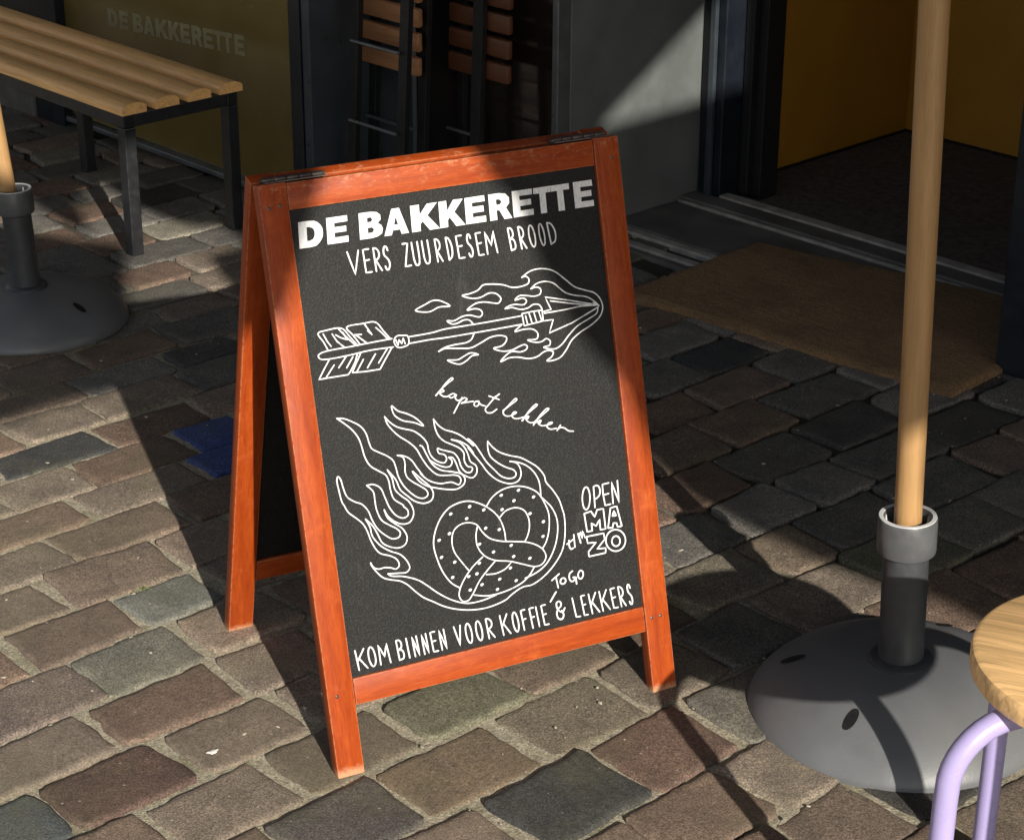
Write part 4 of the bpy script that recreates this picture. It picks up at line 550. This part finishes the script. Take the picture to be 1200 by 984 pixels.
def ribbon(bm, P, wd, lift):
    P = [p for i, p in enumerate(P) if i == 0 or np.hypot(*(p-P[i-1])) > 2e-4]
    if len(P) < 2: return
    d0 = P[0]-P[1]; d0 /= np.hypot(*d0); d1 = P[-1]-P[-2]; d1 /= np.hypot(*d1)
    pts = [P[0]+d0*wd*.46, P[0]+d0*wd*.30]+P+[P[-1]+d1*wd*.30, P[-1]+d1*wd*.46]; ws = [.25, .75]+[1]*len(P)+[.75, .25]
    rows = []
    for i, p in enumerate(pts):
        a_ = pts[max(0, i-1)]; b_ = pts[min(len(pts)-1, i+1)]
        t = b_-a_; h = np.hypot(*t); t = t/h if h > 1e-9 else d1
        nr = np.array([-t[1], t[0]]); ww = wd/2*ws[i]*(1+.10*nz(p[0]*10, p[1]*10, 9))
        rows.append([bm.verts.new((p[0]+nr[0]*ww*k, p[1]+nr[1]*ww*k, z+lift)) for k, z in PROF])
    for A, B in zip(rows, rows[1:]):
        for k in range(4): bm.faces.new((A[k], A[k+1], B[k+1], B[k]))
kinds = {'arrow': 'arrow_drawing', 'script': 'script_lettering', 'pretzel': 'pretzel_drawing', 'hours': 'opening_lettering', 'bottom_text': 'lower_lettering', 'slogan': 'slogan_lettering'}
MP = FRM @ Matrix.Translation((0, 0, -BD))
for kd, nm in kinds.items():
    mb = MB(); cnt = 0
    for k, wd, sm, fl in ART:
        if k != kd: continue
        P = [np.array((fl[i]*1e-4, fl[i+1]*1e-4)) for i in range(0, len(fl), 2)]
        P = smooth_pts(P) if sm and len(P) > 2 else [np.array(p) for a_, b_ in zip(P, P[1:]) for p in [a_+(b_-a_)*t for t in (0, .33, .66)]]+[P[-1]]
        ribbon(mb.bm, P, wd*1e-4, .00002*(cnt % 9)); cnt += 1
    bm_ = mb.bm; me = bpy.data.meshes.new(nm); bm_.to_mesh(me); bm_.free(); me.materials.append(M_WHITE)
    me.polygons.foreach_set('use_smooth', [True]*len(me.polygons))
    # faces must look out of the board
    if sum(p.normal.z*p.area for p in me.polygons) < 0: me.flip_normals()
    link(bpy.data.objects.new(nm, me), MP, panel)
cu = bpy.data.curves.new('title', 'CURVE'); cu.dimensions = '2D'; cu.fill_mode = 'FRONT'; cu.extrude = .0; cu.resolution_u = 1
for k, wd, sm, loops in ART:
    if k != 'title': continue
    for fl in loops:
        n = len(fl)//2; sp_ = cu.splines.new('POLY'); sp_.points.add(n-1)
        for i in range(n):
            jx = .0005*nz(fl[2*i]*.01, fl[2*i+1]*.01, 3); sp_.points[i].co = (fl[2*i]*1e-4+jx, fl[2*i+1]*1e-4-jx, 0, 1)
        sp_.use_cyclic_u = True
to = bpy.data.objects.new('title', cu); COL.objects.link(to); bpy.context.view_layer.update()
me = bpy.data.meshes.new_from_object(to.evaluated_get(bpy.context.evaluated_depsgraph_get())); bpy.data.objects.remove(to)
me.materials.clear(); me.materials.append(M_TITLE); me.name = 'title_lettering'
link(bpy.data.objects.new('title_lettering', me), MP @ Matrix.Translation((0, 0, .0006)), panel)
# the same words, faded, on the olive pane of the shop window
xs_ = [v.co.x for v in me.vertices]; ys_ = [v.co.y for v in me.vertices]; x0_, x1_, y0_ = min(xs_), max(xs_), min(ys_)
mw = me.copy(); mw.name = 'window_lettering'; mw.materials.clear(); mw.materials.append(M_FAINT)
for v in mw.vertices: v.co = Vector(((v.co.x-x0_)*.615/(x1_-x0_), (v.co.y-y0_)*1.38, 0))
MT = MF @ Matrix.Translation((-4.812, 3.0612, .316)) @ Matrix.Rotation(R(3.4), 4, 'Y').inverted() @ Matrix.Rotation(R(90), 4, 'X')
link(bpy.data.objects.new('window_lettering', mw), MT, win)
# screw heads on the uprights
for x_, y_ in ((.012, .800), (.028, .802), (.536, .802), (.520, .118), (.014, .118), (.535, .118)):
    mb = MB(); mb.lathe([(0, .0009), (.0022, .0007), (.0030, -.0004)], 14, x_, y_); mb.build('screw', M_HINGE, board, FRM, smooth=60)

# ---------------------------------------------------------------- parasols
def parasol(x, y, k, tilt, label, spin, canopy, btilt=1.0, ptilt=1.0, holes=(-125, -15, 55, 165)):
    mk_ = lambda t_: Matrix.Translation((x, y, 0)) @ Matrix.Rotation(t_, 4, 'Y') @ Matrix.Rotation(spin, 4, 'Z') @ Matrix.Scale(k, 4)
    MBASE, M, MPOLE = mk_(tilt*btilt), mk_(tilt), mk_(tilt*ptilt)
    t = thing('parasol', label, 'parasol', (x, y, 0), 'wooden parasols on domed grey bases', Matrix.Translation((x, y, 0)))
    Rb, H = .2236, .088
    def zz(r): return .010+(H-.010)*max(0, 1-(r/Rb)**2.9)**.70
    prof = [(0, 0), (Rb-.006, 0), (Rb, .004)]+[(Rb*math.sin(a), zz(Rb*math.sin(a))) for a in [math.pi/2*(1-i/26) for i in range(24)]]
    base = MB().lathe(prof+[(.0, H)], 96).build('base', M_BASE, t, MBASE, smooth=50)
    for a in holes:
        an = R(a); rr = .158; e = .001
        p = Vector((rr*math.cos(an), rr*math.sin(an), zz(rr))); dr = (zz(rr+e)-zz(rr-e))/(2*e)
        tr = Vector((math.cos(an), math.sin(an), dr)).normalized(); tt = Vector((-math.sin(an), math.cos(an), 0)); nn = tr.cross(tt).normalized()
        if nn.z < 0: nn = -nn
        mb = MB(); ring = [mb.bm.verts.new(p+tr*.020*math.cos(q_)+tt*.0085*math.sin(q_)+nn*.0012) for q_ in [2*math.pi*i/24 for i in range(24)]]
        mb.bm.faces.new(ring); mb.build('handle_hole_disc', M_HOLE, base, MBASE)  # flat dark disc on the dome, the hole's shade as colour
    MB().lathe([(.030, H-.004), (.047, H-.004), (.047, H+.003), (.043, H+.006), (.033, H+.007)], 48).build('flange', M_TUBE, t, M, smooth=40)
    MB().lathe([(.033, H+.002), (.033, .272)], 48).build('sleeve', M_TUBE, t, M, smooth=40)
    MB().lathe([(.0335, .262), (.0415, .267), (.0425, .270), (.0425, .318), (.041, .3215), (.0345, .3215), (.033, .318), (.030, .262)], 48).build('collar', M_COLLAR, t, M, smooth=35)
    mb = MB().lathe([(.0412, .3216), (.0408, .3226), (.0352, .3226), (.0348, .3216)], 48)
    mb.build('collar_rim', M_RING, t, M, smooth=35)
    mb = MB()
    for i in range(8):
        an = 2*math.pi*(i+.3)/8; c_, s_ = math.cos(an), math.sin(an)
        mb.tube([(c_*.034, s_*.034, .316), (c_*.022, s_*.022, .270)], .0022, 6)
    mb.build('clamp_ribs', M_RING, t, M)
    MB().lathe([(0, .262), (.033, .262)], 32).build('sleeve_bottom', M_HOLE, t, M)
    MB().lathe([(.0, .12), (.0196, .12), (.0205, 1.2), (.0205, 2.55), (0, 2.56)], 32).build('pole', M_POLE, t, MPOLE, smooth=40)
    if canopy == 'furled':
        pr = []
        for i in range(13):
            f_ = i/12; pr.append((.035+.075*math.sin(math.pi*(.15+.75*f_)), 1.45+1.05*f_))
        mb = MB().lathe([(.03, 1.45)]+pr+[(.0, 2.53)], 40)
        for v in mb.bm.verts:
            a_ = math.atan2(v.co.y, v.co.x); s_ = 1+.18*math.cos(8*a_); v.co.x *= s_; v.co.y *= s_
        mb.build('canopy', M_CANVAS, t, MPOLE, smooth=60)
    else:
        hw, z0 = canopy; mb = MB(); b = mb.bm
        ap = b.verts.new((0, 0, z0+.42)); ap2 = b.verts.new((0, 0, z0+.41)); cs = [(hw*math.cos(math.pi*i/3), hw*math.sin(math.pi*i/3)) for i in range(6)]
        up_ = [b.verts.new((cx, cy, z0+.01)) for cx, cy in cs]; lo_ = [b.verts.new((cx, cy, z0)) for cx, cy in cs]
        for i in range(6):
            j = (i+1) % 6; b.faces.new((up_[i], up_[j], ap)); b.faces.new((lo_[j], lo_[i], ap2)); b.faces.new((lo_[i], lo_[j], up_[j], up_[i]))
        mb.build('canopy', M_CANVAS, t, M)
    return t
parasol(.5751, 2.6746, 1.0, R(-2.0), 'parasol on a domed grey base beside the lilac stool', R(0), 'furled')
parasol(-1.0404, 4.2380, .93, R(-2.6), 'parasol on a domed grey base in front of the slatted bench', R(-88), 'furled', 0.0, 1.9, (55, 165, -135))
parasol(.182, -.549, 1.0, 0, 'added open parasol, unseen behind the viewer, to cast shade', R(-20), (.85, 2.4))  # unseen parasol added; its canopy corner shades the left ground and sign

# ---------------------------------------------------------------- stool
SX, SY = .699, 2.062
stool = thing('stool', 'round wooden stool with bent lilac tube legs in the right foreground', 'stool', (SX, SY, 0))
MS = Matrix.Translation((SX, SY, 0)) @ Matrix.Rotation(R(-22), 4, 'Z')
RS = .175
MB().lathe([(0, .419), (RS-.006, .419), (RS-.001, .422), (RS, .427), (RS, .442), (RS-.002, .4475), (RS-.007, .45), (0, .45)], 96).build('seat', M_SEAT, stool, MS, smooth=40)
MS2 = Matrix.Translation((SX, SY, 0)) @ Matrix.Rotation(math.atan2(-.08, -.205), 4, 'Z')
for k in range(4):
    pts = [(.05, 0, .404), (.15, 0, .404)]
    for i in range(1, 9):
        a = math.pi/2*i/9; pts.append((.15+.076*math.sin(a), 0, .404-.076*(1-math.cos(a))))
    pts += [(.2265, 0, .31), (.228, 0, .15), (.230, 0, .0)]
    MB().tube(pts, .0140, 20).build('leg', M_LILAC, stool, MS2 @ Matrix.Rotation(k*math.pi/2, 4, 'Z'), smooth=60)
mb = MB(); mb.tube([(.075*math.cos(a), .075*math.sin(a), .404) for a in [2*math.pi*i/32 for i in range(33)]], .008, 10, False)
mb.build('under_ring', M_LILAC, stool, MS, smooth=60)

# ---------------------------------------------------------------- bench
bench = thing('bench', 'long slatted wooden bench with black steel legs in front of the olive window', 'bench', None, None, FM(-4.9, 2.7))
D1 = -3.972; D0 = -6.6; n0, n1 = 2.548, 2.868; zt = .345; g = .0155
for d_ in (D1-g, D1-.66, D1-1.32, D1-1.98, D0+g):
    for n_ in (n0+g, n1-g):
        mb = MB(); mb.box(d_-g, d_+g, n_-g, n_+g, .004, zt-.032, .0025); mb.build('leg', M_BLACK, bench, MF)
        mb = MB(); mb.box(d_-g-.001, d_+g+.001, n_-g-.001, n_+g+.001, -.004, .0045, .001); mb.build('foot_cap', M_HOLE, bench, MF)
mb = MB()
for n_ in (n0, n1-.031): mb.box(D0, D1, n_, n_+.031, zt-.031, zt, .002)
for d_ in (D1-.031, D1-.66-g, D1-1.32-g, D0): mb.box(d_, d_+.031, n0+.0315, n1-.0315, zt-.031, zt-.001, .002)
mb.build('frame', M_BLACK, bench, MF)
for i in range(4):
    a = n0-.006+i*.0905; wd = .066
    mb = MB(); b = bmesh.new(); prof = [(0, 0), (wd, 0), (wd, .013)]+[(wd/2+wd/2*math.cos(t), .013+.013*math.sin(t)) for t in [math.pi*k/12 for k in range(1, 12)]]+[(0, .013)]
    A = [b.verts.new((D0-.02, a+p[0], zt+.0008+p[1])) for p in prof]; B = [b.verts.new((D1+.006, a+p[0], zt+.0008+p[1])) for p in prof]
    for k in range(len(prof)): b.faces.new((A[k], A[(k+1) % len(prof)], B[(k+1) % len(prof)], B[k]))
    b.faces.new(A); b.faces.new(B[::-1]); mb.merge(b)
    mb.build('slat', M_SLAT, bench, MF, smooth=45)

# ---------------------------------------------------------------- folded chair against the brown glass
def bar(mb, p, q_, wd, th):
    p, q_ = Vector(p), Vector(q_); t = (q_-p).normalized(); x = Vector((1, 0, 0)); x = (x-t*x.dot(t)).normalized(); y = t.cross(x)
    mb.hexa([p-x*wd-y*th, p+x*wd-y*th, p+x*wd+y*th, p-x*wd+y*th, q_-x*wd-y*th, q_+x*wd-y*th, q_+x*wd+y*th, q_-x*wd+y*th], .001)
def folded_chair(label, legs, rungs, sl, nsl, wood):
    chair = thing('folded_chair', label, 'chair', None, 'folded chairs against the brown glass', FM((sl[0]+sl[1])/2, sl[2]))
    for (d_, n_, n2, wd) in legs:
        mb = MB(); bar(mb, (d_, n_, .0), (d_, n2, .92), wd, .008); mb.build('leg', M_CHAIRM, chair, MF)
    for (d0_, d1_, n_, z_) in rungs:
        mb = MB(); mb.tube([(d0_, n_, z_), (d1_, n_, z_)], .0042, 10); mb.build('rung', M_STRIP if z_ < .5 else M_CHAIRM, chair, MF)
    for i in range(nsl):
        z_ = sl[3]+.058*i; mb = MB(); mb.box(sl[0], sl[1], sl[2]+.03*(z_-.37), sl[2]+.018+.03*(z_-.37), z_, z_+.046, .006); mb.build('slat', wood, chair, MF, smooth=40)
folded_chair('folded black steel chair with pale wooden slats, left one against the brown glass',
    ((-3.842, 3.10, 3.16, .0135), (-3.664, 3.10, 3.16, .015), (-3.912, 3.225, 3.27, .0125), (-3.728, 3.225, 3.27, .014)),
    ((-3.842, -3.668, 3.112, .45), (-3.842, -3.668, 3.10, .258), (-3.918, -3.730, 3.215, .232), (-3.842, -3.668, 3.155, .80), (-3.918, -3.730, 3.265, .88)),
    (-3.945, -3.70, 3.196, .372), 8, M_CHAIRW)
folded_chair('added folded chair with slats tinted dark for shade, behind the paler folded chair',  # added in place of a faint glass reflection, slats tinted for shade
    ((-3.575, 3.262, 3.30, .016), (-3.70, 3.335, 3.35, .010)),
    ((-3.70, -3.575, 3.30, .80), (-3.70, -3.575, 3.29, .232)),
    (-3.70, -3.492, 3.292, .376), 8, M_CHAIRSH)

# ---------------------------------------------------------------- small things on the ground
GP = []
mb = MB()
for _ in range(420):
    x, y = random.uniform(-.9, 1.0), random.uniform(2.25, 4.6)
    r = random.choice([.0012, .0016, .0022, .003]); z = .004
    M = Matrix.Translation((x, y, z)) @ Matrix.Rotation(random.uniform(0, 6), 4, 'Z') @ Matrix.Diagonal((r*random.uniform(1, 2.2), r, r*.6, 1))
    b = bmesh.new(); bmesh.ops.create_icosphere(b, subdivisions=1, radius=1)
    for v in b.verts: v.co *= random.uniform(.7, 1.2)
    mb.merge(b, M)
tag(mb.build('grit', paint('pale_grit', (.36, .32, .25), .9, 0, .4, 60)), 'pale specks of grit scattered over the setts', None, None, 'stuff')
mb = MB()
for (cx, cy, n, s) in ((-.667, 2.935, 90, .02), (-.62, 3.04, 60, .016), (-.60, 2.74, 30, .012)):
    for _ in range(n):
        x, y = random.gauss(cx, s), random.gauss(cy, s*.6); a = random.uniform(0, 6.28); l = random.uniform(.003, .009)
        p = Vector((x, y, -.002)); d = Vector((math.cos(a)*.7, math.sin(a)*.7, random.uniform(.3, 1))).normalized(); s_ = d.cross(ZV).normalized()*l*.28
        v = [mb.bm.verts.new(q_) for q_ in (p-s_*.3, p+s_*.3, p+d*l*.6+s_, p+d*l, p+d*l*.6-s_)]; mb.bm.faces.new(v)
tag(mb.build('moss', paint('moss_green', (.10, .13, .035), .9, 0, .4, 80)), 'small green moss tufts growing in the joints at left', None, None, 'stuff')
mb = MB(); b = bmesh.new(); bmesh.ops.create_icosphere(b, subdivisions=3, radius=1)
for v in b.verts:
    a = math.atan2(v.co.y, v.co.x); k = .55+.55*abs(mnoise.noise(Vector((math.cos(a)*1.7, math.sin(a)*1.7, 4))))+.35*mnoise.noise(Vector((math.cos(a)*4, math.sin(a)*4, 1)))
    v.co = Vector((v.co.x*k*.013, v.co.y*k*.007+.0035*mnoise.noise(Vector((v.co.x*1.6, 2, 7))), v.co.z*.0014))
mb.merge(b)
tag(mb.build('bird_dropping', paint('chalky_white', (.62, .6, .55), .8), None, Matrix.Translation((-.425, 2.545, .0055)) @ Matrix.Rotation(R(30), 4, 'Z'), smooth=180), 'small white bird dropping on a sett left of the sign', 'bird dropping')
